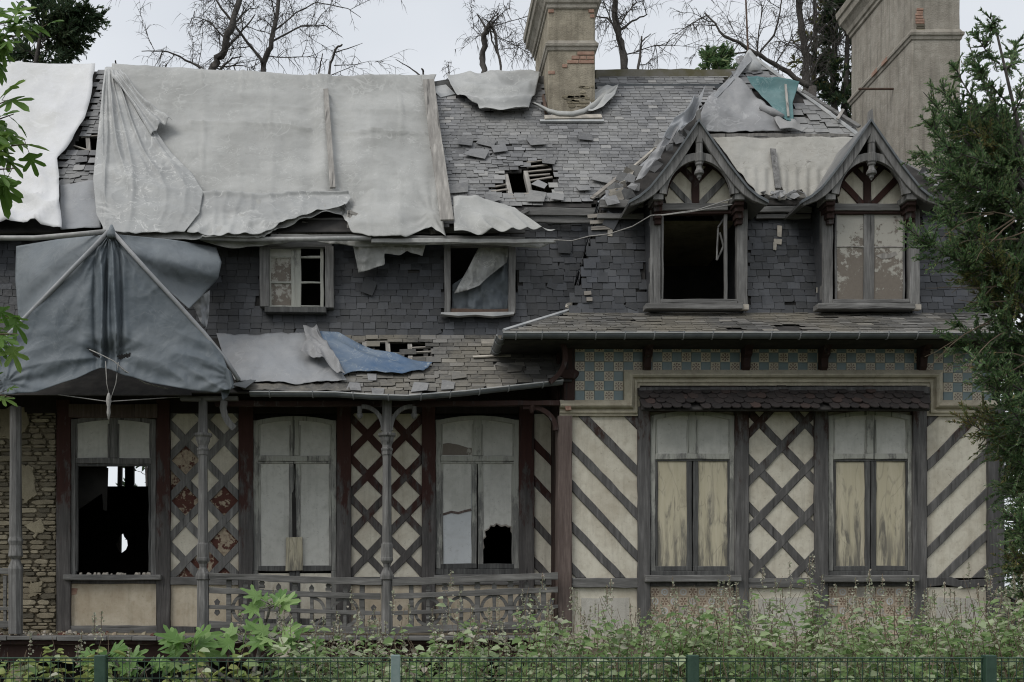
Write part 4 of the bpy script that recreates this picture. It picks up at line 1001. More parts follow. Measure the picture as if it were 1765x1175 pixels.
PROF = [(690, 8, 1), (746, 8, 1), (747, 15, 1), (751, 15, 1), (754, 12, 1), (760, 11, 1), (768, 8, 1), (772, 8, 1), (773, 10, 1), (776, 10, 1), (777, 9, 1), (784, 9, 1), (785, 8, 0), (790, 7.5, 0), (870, 8, 0), (935, 8.5, 0), (938, 10, 0), (942, 10, 1), (960, 10, 1), (962, 11, 0), (966, 11, 0), (972, 7, 0), (978, 6, 0), (984, 9, 0), (988, 11, 0), (992, 12, 1), (998, 12, 1), (1000, 9.5, 1), (1092, 10, 1)]
turned(667, YV, PROF, 8, 'veranda_post', GREYW, ver)
turned(350, YV, [(686, 7, 1)]+PROF[1:12]+PROF[12:], 8, 'veranda_post', GREYW, ver)
turned(27, YV, [(700, 9, 1), (790, 9, 1), (925, 10, 1), (932, 12, 1), (940, 10, 0), (958, 12, 0), (964, 7, 0), (975, 11, 0), (980, 12, 1), (990, 11, 1), (1092, 11, 1)], 8, 'veranda_post', GREYW, ver)
def arc_strip(name, P, wd, Y, d, mat, parent):
    m = MB(); a, b = [], []
    for i, p in enumerate(P):
        q0, q1 = P[max(0, i-1)], P[min(len(P)-1, i+1)]; t = (q1[0]-q0[0], q1[1]-q0[1]); l = math.hypot(*t); nn = (-t[1]/l, t[0]/l)
        a.append((p[0]+nn[0]*wd/2, p[1]+nn[1]*wd/2)); b.append((p[0]-nn[0]*wd/2, p[1]-nn[1]*wd/2))
    for i in range(len(P)-1):
        q = [a[i], a[i+1], b[i+1], b[i]]
        A = [at(*x, Y) for x in q]; B = [x+Vector((0, d, 0)) for x in A]
        m.add(A+B, [(0, 1, 2, 3), (7, 6, 5, 4), (0, 4, 5, 1), (2, 6, 7, 3)])
        if i == 0: m.add(A+B, [(3, 7, 4, 0)])
        if i == len(P)-2: m.add(A+B, [(1, 5, 6, 2)])
    return m.build(name, mat, parent)
def qarc(cx, cy, rx, ry, a0, a1, n=9): return [(cx+rx*math.cos(math.radians(a)), cy-ry*math.sin(math.radians(a))) for a in np.linspace(a0, a1, n)]
arc_strip('curved_bracket', qarc(626, 738, 34, 38, -5, 95), 7, YV-.02, .07, GREYW, ver)
arc_strip('curved_bracket', qarc(708, 738, 34, 38, 185, 85), 7, YV-.02, .07, GREYW, ver)
arc_strip('curved_bracket', qarc(950-40, 738, 48, 38, -5, 100), 8, YV+.1, .08, REDU, ver)
arc_strip('fallen_bracket', [(386, 690), (384, 702), (387, 716), (394, 728), (404, 738)], 11, YV-.12, .08, GREYW, ver)
arc_strip('curved_bracket', qarc(900, 612, 75, 60, 20, -50), 8, YW-.35, .09, REDU, ver)
for u in (620, 714): turned(u, YV, [(700, 4, 1), (712, 4, 1), (714, 6, 0), (718, 5, 0), (722, 2, 0)], 8, 'bracket_drop', GREYW, ver)
turned(917, YV+.1, [(692, 4, 1), (702, 5, 1), (708, 4, 0), (712, 2, 0)], 8, 'bracket_drop', REDU, ver)
rail(370, 965, 690, 699, YV+.06, REDU, .1, 'wall_plate', ver)
rail(310, 410, 682, 690, YV-.06, GREYH, .1, 'wall_plate', ver)
for u in range(440, 960, 42): MB().bar(VR.hit(u, gv(u)-9, -.06), VR.hit(u, 600, -.06), .07, .09, (1, 0, 0)).build('rafter', UNDER, ver)

sag = lambda u: float(np.interp(u, [362, 560, 665, 960], [-11, -3, 0, -12]))
YR = YV-.02
def brail(u0, u1, v, h, jit=.6, d=.06, name='rail', mat=RAILW, dy=0):
    n = max(3, int((u1-u0)/26)); P = [(u0+(u1-u0)*i/n) for i in range(n+1)]
    up = [(u, v+sag(u)-h/2+R.uniform(-jit, jit)) for u in P]; lo = [(u, v+sag(u)+h/2+R.uniform(-jit, jit)) for u in P[::-1]]
    return MB().prism(up+lo, YR+dy, d).build(name, mat, ver, bevel=.005)
brail(360, 658, 1003, 12, 1, .12, 'handrail', dy=-.05); brail(676, 962, 1004, 12, 1, .12, 'handrail', dy=-.05)
for a, b in ((360, 656), (677, 962)):
    brail(a, b, 1028, 10, .8, .05, 'rail', dy=-.012); brail(a, b, 1057, 7, .6, .04, 'rail', dy=.004); brail(a, b, 1087, 12, 1, .06, 'rail', dy=-.012)
tall = [394, 624, 709, 937]; mids = [451, 508, 566, 767, 823, 880]; shorts = [423, 480, 537, 595, 738, 795, 852, 908]
for u in tall:
    s = sag(u); timber('baluster', (u, 1008+s), (u, 1084+s), 9, YR+.012, .045, RAILW, ver)
for u in mids:
    s = sag(u); timber('baluster', (u, 1022+s), (u, 1082+s), 9, YR+.012, .045, RAILW, ver)
    MB().prism([(u-5, 1021+s), (u-5, 1016+s), (u-3, 1015+s), (u-5, 1011+s), (u, 1006+s), (u+5, 1011+s), (u+3, 1015+s), (u+5, 1016+s), (u+5, 1021+s)], YR+.012, .045).build('finial', RAILW, ver)
for u in shorts:
    s = sag(u); timber('baluster', (u, 1022+s), (u, 1082+s), 6.5, YR+.02, .035, RAILW, ver)
    MB().prism([(u-4, 1022+s), (u-4, 1016+s), (u, 1011+s), (u+4, 1016+s), (u+4, 1022+s)], YR+.014, .04).build('finial', RAILW, ver)
    rot = R.uniform(0, 90)
    full = u not in (480, 537)
    arc_strip('ring', qarc(u, 1057+s, 22, 23, *((0, 360) if full else (0, 90)), 25 if full else 8), 5.5, YR+.03, .03, RAILW, ver)
    if not full: arc_strip('ring', qarc(u, 1057+s, 22, 23, 270, 330, 6), 5.5, YR+.03, .03, RAILW, ver)
for u in (374, 644, 689, 950):
    s = sag(u)
    for dv in (-1, 1): MB().prism([(u-3, 1057+s+dv*4), (u-5, 1057+s+dv*10), (u, 1057+s+dv*15), (u+5, 1057+s+dv*10), (u+3, 1057+s+dv*4)], YR+.02, .03).build('cut_out_ornament', DARKW, ver)
brail(-330, 17, 990+5, 10, .8, .1, 'handrail')
for u in (-290, -250, -210, -170, -130, -90, -50, -5, 8): timber('baluster', (u, 992), (u, 1084), 6, YR+.01, .04, RAILW, ver)
brail(-330, 17, 1087, 12, .8, .06); brail(-330, 17, 1060, 6, .8, .05)

# ------------------------------------------------------------------ dormers
YD, YB_ = 16.2, 15.85
OUT = [(0, 207), (25.5, 244.5), (51, 281), (68, 303), (85, 324), (102, 338), (120, 348)]
INN = [(0, 229), (18, 259), (43, 295.5), (60, 318), (77, 335), (94, 346), (117, 354)]
def dormer(uc, boarded):
    e = empty('dormer', at(uc, 530, YD), house); S = lambda P, s=1: [(uc+s*u, v) for u, v in P]
    for s in (-1, 1):
        MB().prism(S(OUT, s)+S(INN, s)[::-1], YB_, .06).build('bargeboard', GREYW, e, bevel=.006)
        up = [(u*1.0, v-3) for u, v in OUT]; rings = []
        for u, v in OUT:
            p = at(uc+s*u, v-1.5, YB_-.04); rings.append([p+Vector((0, 0, -.025)), p+Vector((0, 0, .02)), p+Vector((0, .1, .025)), p+Vector((0, .1, -.02))])
        MB().loft(rings if s == 1 else [r[::-1] for r in rings]).build('verge_strip', ZINC, e)
        # curved roof shell running back into the main slope
        rings = []
        for u, v in OUT:
            p = at(uc+s*u, v-.5, YB_+.02); bk = 18.2 if u < 60 else 17.4
            rings.append([p, Vector((p.x, bk, p.z))])
        m = MB()
        for a, b in zip(rings, rings[1:]): m.add([a[0], b[0], b[1], a[1]], [(0, 1, 2, 3)])
        m.build('dormer_roof', SLR, e, solid=.03)
        # corbels and side posts
        post(uc+s*75-9, uc+s*75+9, 360, 526, YD, GREYW, .12, 'dormer_post', e)
        for k, (v, hw, pr_) in enumerate(((338, 9, .30), (347, 8, .24), (358, 7, .18), (370, 6.5, .12), (380, 5.5, .07))):
            MB().prism(rp(uc+s*70-hw, v-5, uc+s*70+hw, v+5.5), YD-pr_, pr_+.05).build('corbel', GREYW if k == 0 else REDU, e, bevel=.006)
        x = at(uc+s*84, 0, YD).x
        MB().box(min(x, x-.04*s), max(x, x-.04*s), YD+.04, 17.1, at(0, 530, YD).z, at(0, 345, YD).z).build('dormer_cheek', SLW, e)
    # gable behind the bargeboards
    AR = [(-56, 352)]+[(60*math.cos(math.radians(a)), 345-68*math.sin(math.radians(a))) for a in np.linspace(172, 8, 17)]+[(56, 352)]
    MB().prism(S(AR), YD+.02, .05).build('gable_plaster', CREAM, e)
    MB().prism(S([(-92, 352), (-64, 318), (0, 222), (64, 318), (92, 352)]), YD+.075, .03).build('gable_boarding', DARKW, e)
    timber('gable_timber', (uc-6, 262), (uc-6, 350), 13, YD-.012, .05, REDU, e)
    for s in (-1, 1):
        timber('gable_timber', (uc-6+s*8, 352), (uc-6+s*50, 308), 11, YD-.004, .05, REDW if boarded else GREYW, e)
        timber('gable_timber', (uc-6+s*2, 311), (uc-6+s*36, 276), 11, YD-.006, .05, REDU, e)
    arc_strip('gable_arch', [(uc+p[0]*1.02, p[1]) for p in AR[1:-1]], 12, YD-.02, .06, REDU, e)
    AR2 = [(uc+62*math.cos(math.radians(a)), 338-69*math.sin(math.radians(a))) for a in np.linspace(176, 4, 19)]
    arc_strip('arch_brace', AR2, 13, YB_+.03, .07, GREYW, e)
    rail(uc-66, uc+50, 350, 362, YD-.03, GREYH, .1, 'crossbeam', e)
    rail(uc-64, uc+64, 362, 368, YD+.0, REDU, .1, 'lintel', e)
    turned(uc, YB_+.06, [(232, 7, 1), (247, 7, 1), (248, 6, 1), (264, 6, 1), (265, 8, 1), (279, 8, 1), (281, 6.5, 1), (284, 6.5, 1), (286, 4.5, 0), (290, 5, 0), (296, 8, 0), (300, 8, 0), (302, 4, 0), (306, 4, 0), (308, 2, 0), (311, 1, 0)], 8, 'pendant_post', GREYW, e)
    MB().prism([(uc-4, 207), (uc-3, 190), (uc+2, 187), (uc+4, 208)], YB_+.06, .07).build('finial_stump', GREYW, e)
    # sill
    rail(uc-92, uc+76, 522, 532, YD-.1, GREYH, .2, 'sill', e)
    rail(uc-66, uc+66, 515, 522, YD-.03, GREYH, .1, 'window_foot', e)
    MB().prism(rp(uc+74, 524, uc+86, 533), YD-.06, .1).build('sill_block', MORTAR, e)
    z0, z1 = at(0, 524, YD).z, at(0, 362, YD).z
    if boarded:
        u0, u1 = uc-62, uc+58
        for a, b, mt in ((u0, u0+3, GREYW), (uc-13, uc+5, GREYW), (u1-3, u1, GREYW)): post(a, b, 366, 518, YD+.03, mt, .05, 'window_stile', e)
        MB().prism(rp(u0+2, 368, uc-12, 516), YD+.055, .015).build('board', PEEL, e); MB().prism(rp(uc+4, 368, u1-1, 516), YD+.05, .015).build('board', PEEL, e)
        rail(u0+2, uc-12, 423, 426, YD+.04, PALEW, .03, 'glazing_bar', e); rail(uc+4, u1-1, 424, 427, YD+.04, PALEW, .03, 'glazing_bar', e)
        MB().prism([(uc+8, 440), (uc+20, 436), (uc+30, 437), (uc+42, 433), (uc+45, 438), (uc+34, 444), (uc+18, 446)], YD+.045, .01).build('torn_board_edge', PALEW, e)
    else:
        post(uc-65, uc-61, 366, 518, YD+.03, GREYW, .06, 'window_stile', e); post(uc+44, uc+49, 366, 518, YD+.03, GREYW, .06, 'window_stile', e)
        # remains of a casement leaning in the opening
        for p, q in (((uc+46, 372), (uc+33, 392)), ((uc+33, 392), (uc+31, 448)), ((uc+31, 448), (uc+42, 424)), ((uc+36, 400), (uc+42, 424))):
            timber('casement_piece', p, q, 3, YD+.1, .03, GREYW, e)
    return e
d1 = dormer(1205, False); d2 = dormer(1502, True)
# ceiling behind the open dormer; unseen dark walls added against light leaks
MB().box(at(1120, 0, 17).x, at(1280, 0, 17).x, 16.8, 19.5, 7.35, 7.4).build('attic_ceiling', PLINTH, house)
MB().box(at(1060, 0, 17).x, at(1470, 0, 17).x, 19.0, 19.1, 5.0, 8.6).build('attic_light_stop', VOID, house)
MB().box(at(1400, 0, 17).x, at(1600, 0, 17).x, 17.3, 17.4, 5.0, 8.0).build('attic_light_stop', VOID, house)

# upper windows in the slate wall --------------------------------------------------
e = empty('window', at(508, 536, 16.95), house)
post(447, 464, 424, 528, 16.88, GREYW, .14, 'jamb', e); post(560, 575, 424, 530, 16.90, GREYW, .14, 'jamb', e)
rail(450, 572, 414, 426, 16.92, GREYH, .1, 'head', e); rail(456, 562, 528, 538, 16.86, WINDARK, .16, 'sill', e)
for a, b in ((462, 467), (502, 508), (508, 519), (552, 558)): post(a, b, 424, 530, 16.98, SHABBY, .05, 'window_stile', e)
for v in (441, 485, 526): 
    rail(466, 503, v, v+3, 16.985, SHABBY, .04, 'glazing_bar', e); rail(518, 553, v, v+3, 16.985, SHABBY, .04, 'glazing_bar', e)
MB().prism(rp(465, 425, 504, 443), 17.01, .015).build('pane', BOARDW, e); MB().prism(rp(465, 443, 504, 487), 17.012, .015).build('pane', PEEL, e); MB().prism(rp(465, 487, 504, 528), 17.014, .015).build('pane', PEEL, e)
MB().box(at(440, 0, 17.3).x, at(580, 0, 17.3).x, 18.6, 18.7, 5.0, 7.8).build('attic_light_stop', VOID, house)
e = empty('window', at(830, 541, 16.95), house)
post(766, 777, 420, 538, 16.92, GREYW, .14, 'jamb', e); post(877, 889, 420, 540, 16.90, GREYW, .14, 'jamb', e)
rail(776, 878, 532, 540, 16.95, IRON, .1, 'sill', e); rail(764, 890, 412, 424, 16.95, GREYH, .1, 'head', e)
MB().prism([(760, 541), (790, 544), (820, 542), (850, 545), (886, 541), (886, 537), (760, 538)], 16.86, .12).build('lead_sill', ZINCP, e)
MB().box(at(740, 0, 17.3).x, at(920, 0, 17.3).x, 18.6, 18.7, 5.0, 7.8).build('attic_light_stop', VOID, house)
# ------------------------------------------------------------------ sheets and tarpaulins
def jag(pts, amp=1.5, n=5, seed=0):
    rr = random.Random(seed); o = []
    for a, b in zip(pts, pts[1:]):
        for i in range(n): f = i/n; o.append((a[0]+(b[0]-a[0])*f+(rr.uniform(-amp, amp) if i or o else 0), a[1]+(b[1]-a[1])*f+(rr.uniform(-amp, amp) if i or o else 0)))
    return o+[pts[-1]]
def on(sl, off, disp): return lambda u, v, s, t: sl.hit(u, v, off+disp(u, v, s, t))
def wr(u, v, k=1., a=.03, sx=1, sy=1): return a*fbm(u*.012*k*sx, v*.012*k*sy, 3.1)
def ridged(u, v, k=1., a=.05, ang=0.0, st=3.0, z=0):       # long soft folds running along ang
    c, s = math.cos(ang), math.sin(ang); x, y = (u*c+v*s)*.01*k, (-u*s+v*c)*.01*k
    return a*(1-abs(noise.noise((x/st, y*st*.6, z)))*2.2)
# large grey tarpaulin over the main roof
g = coons([(196, 121), (330, 130), (556, 142), (732, 142)], [(732, 142), (744, 250), (756, 350), (768, 418)],
          jag([(180, 424), (330, 424), (455, 420), (480, 408), (515, 394), (590, 376), (606, 410), (640, 420), (700, 421), (742, 400), (768, 418)], .5, 5, 1), [(196, 121), (190, 250), (180, 424)], 150, 110)
def d3(u, v, s, t):
    low = max(0, (v-330)/70)*max(0, min(1, (424-v)/30))
    d = .02+.02*math.sin(u*.05+2*fbm(u*.01, v*.01))*(.3+low)+wr(u, v, 1, .03)+low*ridged(u, v, 2, .06, .25, 3)
    d += .05*math.exp(-((u-560)/14)**2)*(v > 165)-.025*math.exp(-((u-536)/16)**2)+(-.03)*math.exp(-((u-585)/16)**2)
    d += .055*max(0, 1-abs(v-222-(u-330)*.055+6*noise.noise((u*.02, 0, 0)))/4)*(330 < u < 540)+.055*max(0, 1-abs(v-242-3*noise.noise((u*.03, 1, 0)))/3)*(600 < u < 736)
    for cx in (352, 418, 470, 532, 640, 690): d += .045*max(0, 1-abs(u-cx-8*noise.noise((v*.012, cx, 0)))/3)*max(0, noise.noise((v*.012, cx*.3, 2))+.25)
    d += .012*math.sin((u*.9+v*.35)*.11)*math.exp(-((v-380)/60)**2)+.022*abs(noise.noise((u*.03, v*.005, 4)))+.010*ridged(u, v, 2, 1, .1, 3, 9)*(.15+.85*t)
    for cu, cv in ((560, 172), (744, 380), (600, 366), (460, 405)):
        dx, dy = u-cu, v-cv; rr_ = math.hypot(dx, dy); d += .016*math.exp(-rr_/45)*min(1, rr_/8)*math.sin(13*math.atan2(dy, dx))
    d += .015*math.exp(-((v-188-(u-250)*.035)/2.5)**2)
    d += .02*math.exp(-((v-228-(u-300)*.04)/5)**2)+.025*max(0, 1-abs(v-132-(u-200)*.03)/14)
    return d
sheet('tarpaulin', g, on(MP, .10, d3), TGREY, 'large grey tarpaulin stretched over the roof left of the middle, battens laid on it')
g = coons([(322, 350), (460, 352), (601, 350)], [(601, 350), (606, 360), (598, 372)], jag([(326, 420), (400, 424), (455, 420), (492, 402), (540, 386), (598, 372)], .6, 5, 2), [(322, 350), (338, 380), (326, 420)], 90, 36)
sheet('tarpaulin', g, on(MP, .17, lambda u, v, s, t: .05*math.exp(-((t-.03)/.05)**2)+.03*fbm(u*.012, v*.02, 4)+.05*(1-abs(noise.noise((u*.012-v*.012, v*.03+u*.012, 3))))**5*t+.03*(1-abs(noise.noise((u*.035, v*.012, 9))))**5), TGREY2, 'pale translucent flap folded over the lower edge of the large tarpaulin')
# white one at the far left
g = coons([(-320, 109), (40, 119), (167, 122)], jag([(167, 122), (160, 170), (150, 215), (128, 256), (103, 288), (107, 330), (112, 412)], 1, 4, 2), jag([(-320, 402), (0, 403), (60, 406), (112, 412)], 1.5, 5, 3), [(-320, 109), (-320, 402)], 60, 70)
sheet('tarpaulin', g, on(MP, .12, lambda u, v, s, t: wr(u, v, 1, .04)+(t > .5)*(t-.5)*(1.15-t)*3*ridged(u, v, 1.6, .3, .5, 2.5)+(.03+.12*max(0, t-.55)*2)*(1-abs(noise.noise((u*.016+v*.012, v*.018-u*.010, 5))))**6+.05*max(0, 1-abs((u-165)*.55+(v-290)*.8)/7)*(95 < u < 175)+.05*max(0, t-.6)*(1-abs(noise.noise((u*.04, v*.03, 2))))**5*2), TWHITE, 'bright white tarpaulin at the left end of the roof', 'tarpaulin')
# bunched one between them
g = coons([(183, 126), (206, 124)], [(206, 124), (226, 170), (262, 232), (300, 286), (336, 322), (354, 352), (348, 390), (322, 422)], jag([(172, 392), (186, 420), (220, 424), (260, 424), (322, 422)], 1.5, 4, 5), [(183, 126), (180, 190), (174, 250), (166, 330), (172, 392)], 100, 110)
def d4(u, v, s, t):
    f = .02*fbm(u*.012, v*.012, 7)
    for c, w_, a, k in ((.10, .05, .12, .03), (.22, .04, .10, -.05), (.33, .07, .14, .06), (.5, .06, .09, -.08), (.64, .05, .10, .05), (.8, .06, .08, .1), (.92, .04, .07, 0)):
        cc = c+k*t+.02*math.sin(t*9+c*20); x = abs(s-cc)/w_; f += a*max(0, 1-x)**1.6*(1-.55*t)*(.5+.5*math.sin(3.1*t+c*11)**2)
    f += .05*max(0, 1-abs(t-.62-.25*s)/.05)*(s > .25)+.05*max(0, 1-abs(t-.80-.12*s)/.045)+.035*(1-abs(noise.noise((u*.022+v*.012, v*.03-u*.012, 5))))**6*t
    f *= 1-.85*max(0, (t-.72)/.28)
    return (f*min(1, 4*s+.15)*min(1, 4*(1-s)+.25)+.06)*min(1, t*5)-.06*(1-min(1, t*5))+.10*math.sin(math.pi*min(1, max(0, s)))*t*(1-t)*2
sheet('tarpaulin', g, on(MP, .17, d4), TGREY2, 'crumpled pale grey tarpaulin bunched beside the white one')
g = coons([(194, 125), (208, 125)], jag([(208, 125), (240, 185), (270, 212), (302, 236)], 1.5, 4, 8), [(266, 262), (284, 246), (302, 236)], [(194, 125), (198, 158), (235, 210), (266, 262)], 40, 50)
sheet('tarpaulin', g, on(MP, .10, lambda u, v, s, t: min(1, t*4)*(.2+ridged(u, v, 3, .05, 1.0, 3, 2)+.03*math.sin(s*16))), TGREY2, 'narrow folded tarpaulin flap hanging from the ridge beside the white tarpaulin')
g = coons([(104, 326), (172, 318)], [(172, 318), (176, 400)], [(106, 402), (176, 402)], [(104, 326), (106, 402)], 20, 20)
sheet('roofing_sheet', g, on(MP, .085, lambda u, v, s, t: wr(u, v, 2, .03)), TFELT, 'small smooth grey sheet showing between the white and crumpled tarpaulins', 'roofing sheet')
# small one on the ridge
g = coons([(770, 139), (850, 137), (930, 136)], [(930, 136), (922, 170), (906, 206)], jag([(792, 178), (822, 197), (834, 207), (870, 204), (906, 206)], 1.5, 4, 9), [(770, 139), (776, 160), (792, 178)], 60, 40)
def d5(u, v, s, t):
    return .06*math.sin(18*math.hypot((u-850)/160, (v-120)/60))*t+ridged(u, v, 4, .05, .4, 2)+.05*t*math.exp(-((u-830)/25)**2)
sheet('tarpaulin', g, on(MP, .13, d5), TGREY2, 'short grey tarpaulin draped over the ridge beside the brick chimney')
# corner of tarp left of it, round the board
g = coons([(726, 144), (752, 143)], [(752, 143), (745, 160)], [(728, 160), (745, 160)], [(726, 144), (728, 160)], 10, 8)
sheet('tarpaulin', g, on(MP, .16, lambda u, v, s, t: wr(u, v, 4, .03)), TGREY, 'scrap of grey tarpaulin folded over the ridge at the top of the wide board')
# under the eaves at right of the wide board
g = coons(jag([(780, 358), (812, 358), (850, 362), (885, 374), (906, 402)], 1, 4, 4), [(906, 402), (955, 417)], [(782, 420), (860, 419), (955, 417)], [(780, 358), (782, 420)], 50, 30)
sheet('tarpaulin', g, on(MP, .14, lambda u, v, s, t: ridged(u, v, 3, .10, .55, 2.6, 5)+.04*t), TGREY, 'grey tarpaulin pulled down over the eaves beside the wide board')
# strip wrapped over the eaves, hanging down the slate wall
def hang(Y, amp=.05, k=3): return lambda u, v, s, t: at(u, v, Y+amp*fbm(u*.02*k, v*.008*k, 1.7))
g = coons([(345, 408), (480, 408), (700, 406), (960, 414)], [(960, 414), (930, 428)], jag([(345, 414), (400, 428), (450, 424), (520, 414), (612, 424), (760, 420), (880, 424), (930, 428)], 1.5, 4, 5), [(345, 408), (345, 414)], 120, 8)
sheet('tarpaulin', g, hang(16.72, .05), TGREY, 'long strip of tarpaulin wrapped round the eaves laths', 'tarpaulin')
g = coons([(608, 420), (670, 422), (734, 420)], [(734, 420), (728, 441)], jag([(618, 470), (664, 456), (662, 436), (690, 440), (700, 432), (728, 441)], 1, 3, 6), [(608, 420), (618, 470)], 40, 24)
sheet('tarpaulin', g, hang(16.78, .06, 4), TGREY, 'ragged tarpaulin flap hanging below the eaves onto the dark slates')
g = coons([(826, 424), (878, 424)], [(878, 424), (874, 452), (858, 464), (840, 478)], [(782, 506), (806, 500), (826, 492), (840, 478)], [(826, 424), (808, 460), (782, 506)], 30, 30)
sheet('tarpaulin', g, hang(17.02, .10, 3), TGREY2, 'twisted grey tarpaulin hanging across the open upper window')
g = coons([(780, 424), (878, 424)], [(878, 424), (876, 534)], [(778, 536), (876, 534)], [(780, 490), (778, 536)], 30, 30)
sheet('canvas', g, hang(17.20, .10, 3), TBACK, 'dull grey canvas hanging behind the opening of the upper window', 'canvas')
# chimney apron cloth
m = MB(); rings = []
pth = [(918, 186), (930, 192), (944, 200), (962, 205), (985, 206), (1005, 201), (1022, 190), (1036, 180), (1052, 170), (1062, 160)]
for i, (u, v) in enumerate(pth):
    p = MP.hit(u, v, .10); r = [.02, .035, .05, .06, .06, .06, .08, .12, .12, .05][i]
    rings.append([p+MP.n*(r*.7*math.cos(a))+MP.up*(r*math.sin(a)*(1.1+.2*fbm(i, a)))+Vector((.02*math.sin(3*a+i), 0, 0)) for a in np.linspace(0, 2*math.pi, 11)[:-1]])
tag(m.loft(rings).build('tarpaulin', TGREY, smooth=True), 'rolled grey tarpaulin wrapped round the foot of the brick chimney', 'tarpaulin')
g = coons([(1020, 168), (1045, 158), (1064, 158)], [(1064, 158), (1058, 178), (1038, 196)], [(1012, 204), (1026, 200), (1038, 196)], [(1020, 168), (1012, 204)], 24, 24)
sheet('tarpaulin', g, on(MP, .12, lambda u, v, s, t: ridged(u, v, 5, .06, 2.3, 2)), TGREY2, 'stiff tarpaulin corner standing up beside the brick chimney')
# pavilion sheets
g = coons(jag([(1218, 176), (1252, 146), (1266, 138)], 1, 4, 3), jag([(1266, 138), (1300, 172), (1326, 200), (1352, 230)], 1, 4, 5), [(1186, 236), (1280, 235), (1352, 230)], [(1218, 176), (1204, 206), (1186, 236)], 50, 40)
sheet('roofing_felt', g, on(PU, .07, lambda u, v, s, t: wr(u, v, 2, .05)+ridged(u, v, 3, .03, .5, 2)), TGLASS, 'wrinkled dark grey felt sheet on the pointed pavilion roof', 'roofing sheet')
g = coons([(1262, 140), (1280, 108), (1290, 97)], [(1290, 97), (1296, 110), (1270, 140)], [(1204, 206), (1240, 170), (1270, 140)], [(1262, 140), (1230, 170), (1204, 206)], 20, 20)
sheet('roofing_sheet', g, on(PU, .09, lambda u, v, s, t: wr(u, v, 4, .03)), TFELT, 'pale grey sheet folded over the left hip of the pavilion roof', 'roofing sheet')
g = coons([(1282, 152), (1330, 153), (1372, 160)], [(1372, 160), (1362, 190), (1364, 222)], [(1342, 212), (1352, 220), (1364, 222)], [(1282, 152), (1310, 180), (1342, 212)], 40, 36)
sheet('tarpaulin', g, on(PU, .11, lambda u, v, s, t: ridged(u, v, 4, .05, .1, 2)*(1-t*.5)+.06*max(0, 1-t*6)), TTEAL, 'teal tarpaulin patch on the pointed pavilion roof')
o = MB().bar(PU.hit(1348, 165, .2), PU.hit(1354, 216, .16), .035, .02, (1, 0, 0)).build('batten', PALEW); tag(o, 'thin pale batten nailed over the teal tarpaulin', 'batten')
o = MB().tube([PU.hit(1308, 196, .13), PU.hit(1326, 206, .14), PU.hit(1346, 214, .13)], [.05, .06, .04], 7).build('rolled_felt', TGLASS, smooth=True); tag(o, 'rolled edge of grey felt below the teal tarpaulin', 'roofing sheet')
g = coons([(1330, 214), (1352, 214), (1388, 232)], [(1388, 232), (1380, 236)], [(1340, 236), (1380, 236)], [(1330, 214), (1340, 236)], 14, 10)
sheet('felt_scrap', g, on(PU, .10, lambda u, v, s, t: ridged(u, v, 6, .06, .3, 2)), SLR, 'torn dark scrap of felt under the teal tarpaulin', 'roofing sheet')
g = coons([(1228, 241), (1350, 241), (1470, 241)], [(1470, 241), (1452, 290), (1420, 338)], jag([(1304, 340), (1340, 344), (1380, 342), (1420, 338)], 3, 4, 3), [(1228, 241), (1256, 280), (1304, 340)], 60, 40)
sheet('roof_coating', g, on(PL, .05, lambda u, v, s, t: wr(u, v, 2, .03)+.015*math.sin(u*.35)*(t > .5)), TPALE, 'pale cracked roof covering between the two dormers', 'roofing sheet')
o = MB().bar(PL.hit(1329, 266, .10), PL.hit(1338, 334, .10), .09, .02, (1, 0, 0)).build('board', GREYW); tag(o, 'short weathered board on the pale roofing between the dormers', 'board')
# torn scraps in the gutter between the dormers and in the left valley
rr = random.Random(31)
for i in range(30):
    if i < 18: p = PL.hit(rr.uniform(1312, 1400), rr.uniform(338, 352), .08+.06*rr.random())
    else: p = PL.hit(rr.uniform(1586, 1625), rr.uniform(304, 348), .12+.1*rr.random())
    a = rr.random()*6; s = rr.uniform(.05, .13)
    P = [p+Vector((s*math.cos(a+k)*rr.uniform(.6, 1.2), rr.uniform(-.05, .05), s*.55*math.sin(a+k)+rr.uniform(-.02, .02))) for k in (0, 1.3, 2.6, 3.9, 5.1)]
    MB().add(P, [list(range(5))]).build('torn_slate', [SLR, TGLASS, SLV][i % 3], pv_, solid=.01)
for i in range(34):
    f = rr.random(); c = (1036+(1165-1036)*f+rr.uniform(-4, 20), 346-(346-232)*f+rr.uniform(-6, 14))
    p = MP.hit(*c, .05) if rr.random() < .4 else PL.hit(c[0]+4, c[1], .06); a = rr.random()*6; s = rr.uniform(.07, .17)
    P = [p+Vector((s*math.cos(a+k)*rr.uniform(.7, 1.2), rr.uniform(-.06, .02), s*.7*math.sin(a+k))) for k in (0, 1.5, 3.0, 4.6)]
    MB().add(P, [list(range(4))]).build('torn_slate', [SLR, SLR, TGLASS, MORTAR][i % 4], pv_, solid=.01)
MB().tube([MP.hit(1030, 344, .06), MP.hit(1085, 300, .08), MP.hit(1130, 262, .08), MP.hit(1168, 228, .06)], .03, 5).build('valley_flashing', MORTAR, pv_)
MB().bar(MP.hit(1018, 352, .1), MP.hit(1062, 318, .12), .06, .03, MP.up).build('valley_board', RAW, pv_)
g = coons([(1168, 218), (1206, 186)], [(1206, 186), (1198, 214), (1184, 244)], [(1132, 276), (1160, 262), (1184, 244)], [(1168, 218), (1150, 246), (1132, 276)], 26, 30)
sheet('roofing_sheet', g, on(PL, .25, lambda u, v, s, t: ridged(u, v, 5, .16, 2.2, 2)), TFELT, 'crumpled grey sheet in the valley left of the open dormer', 'roofing sheet')
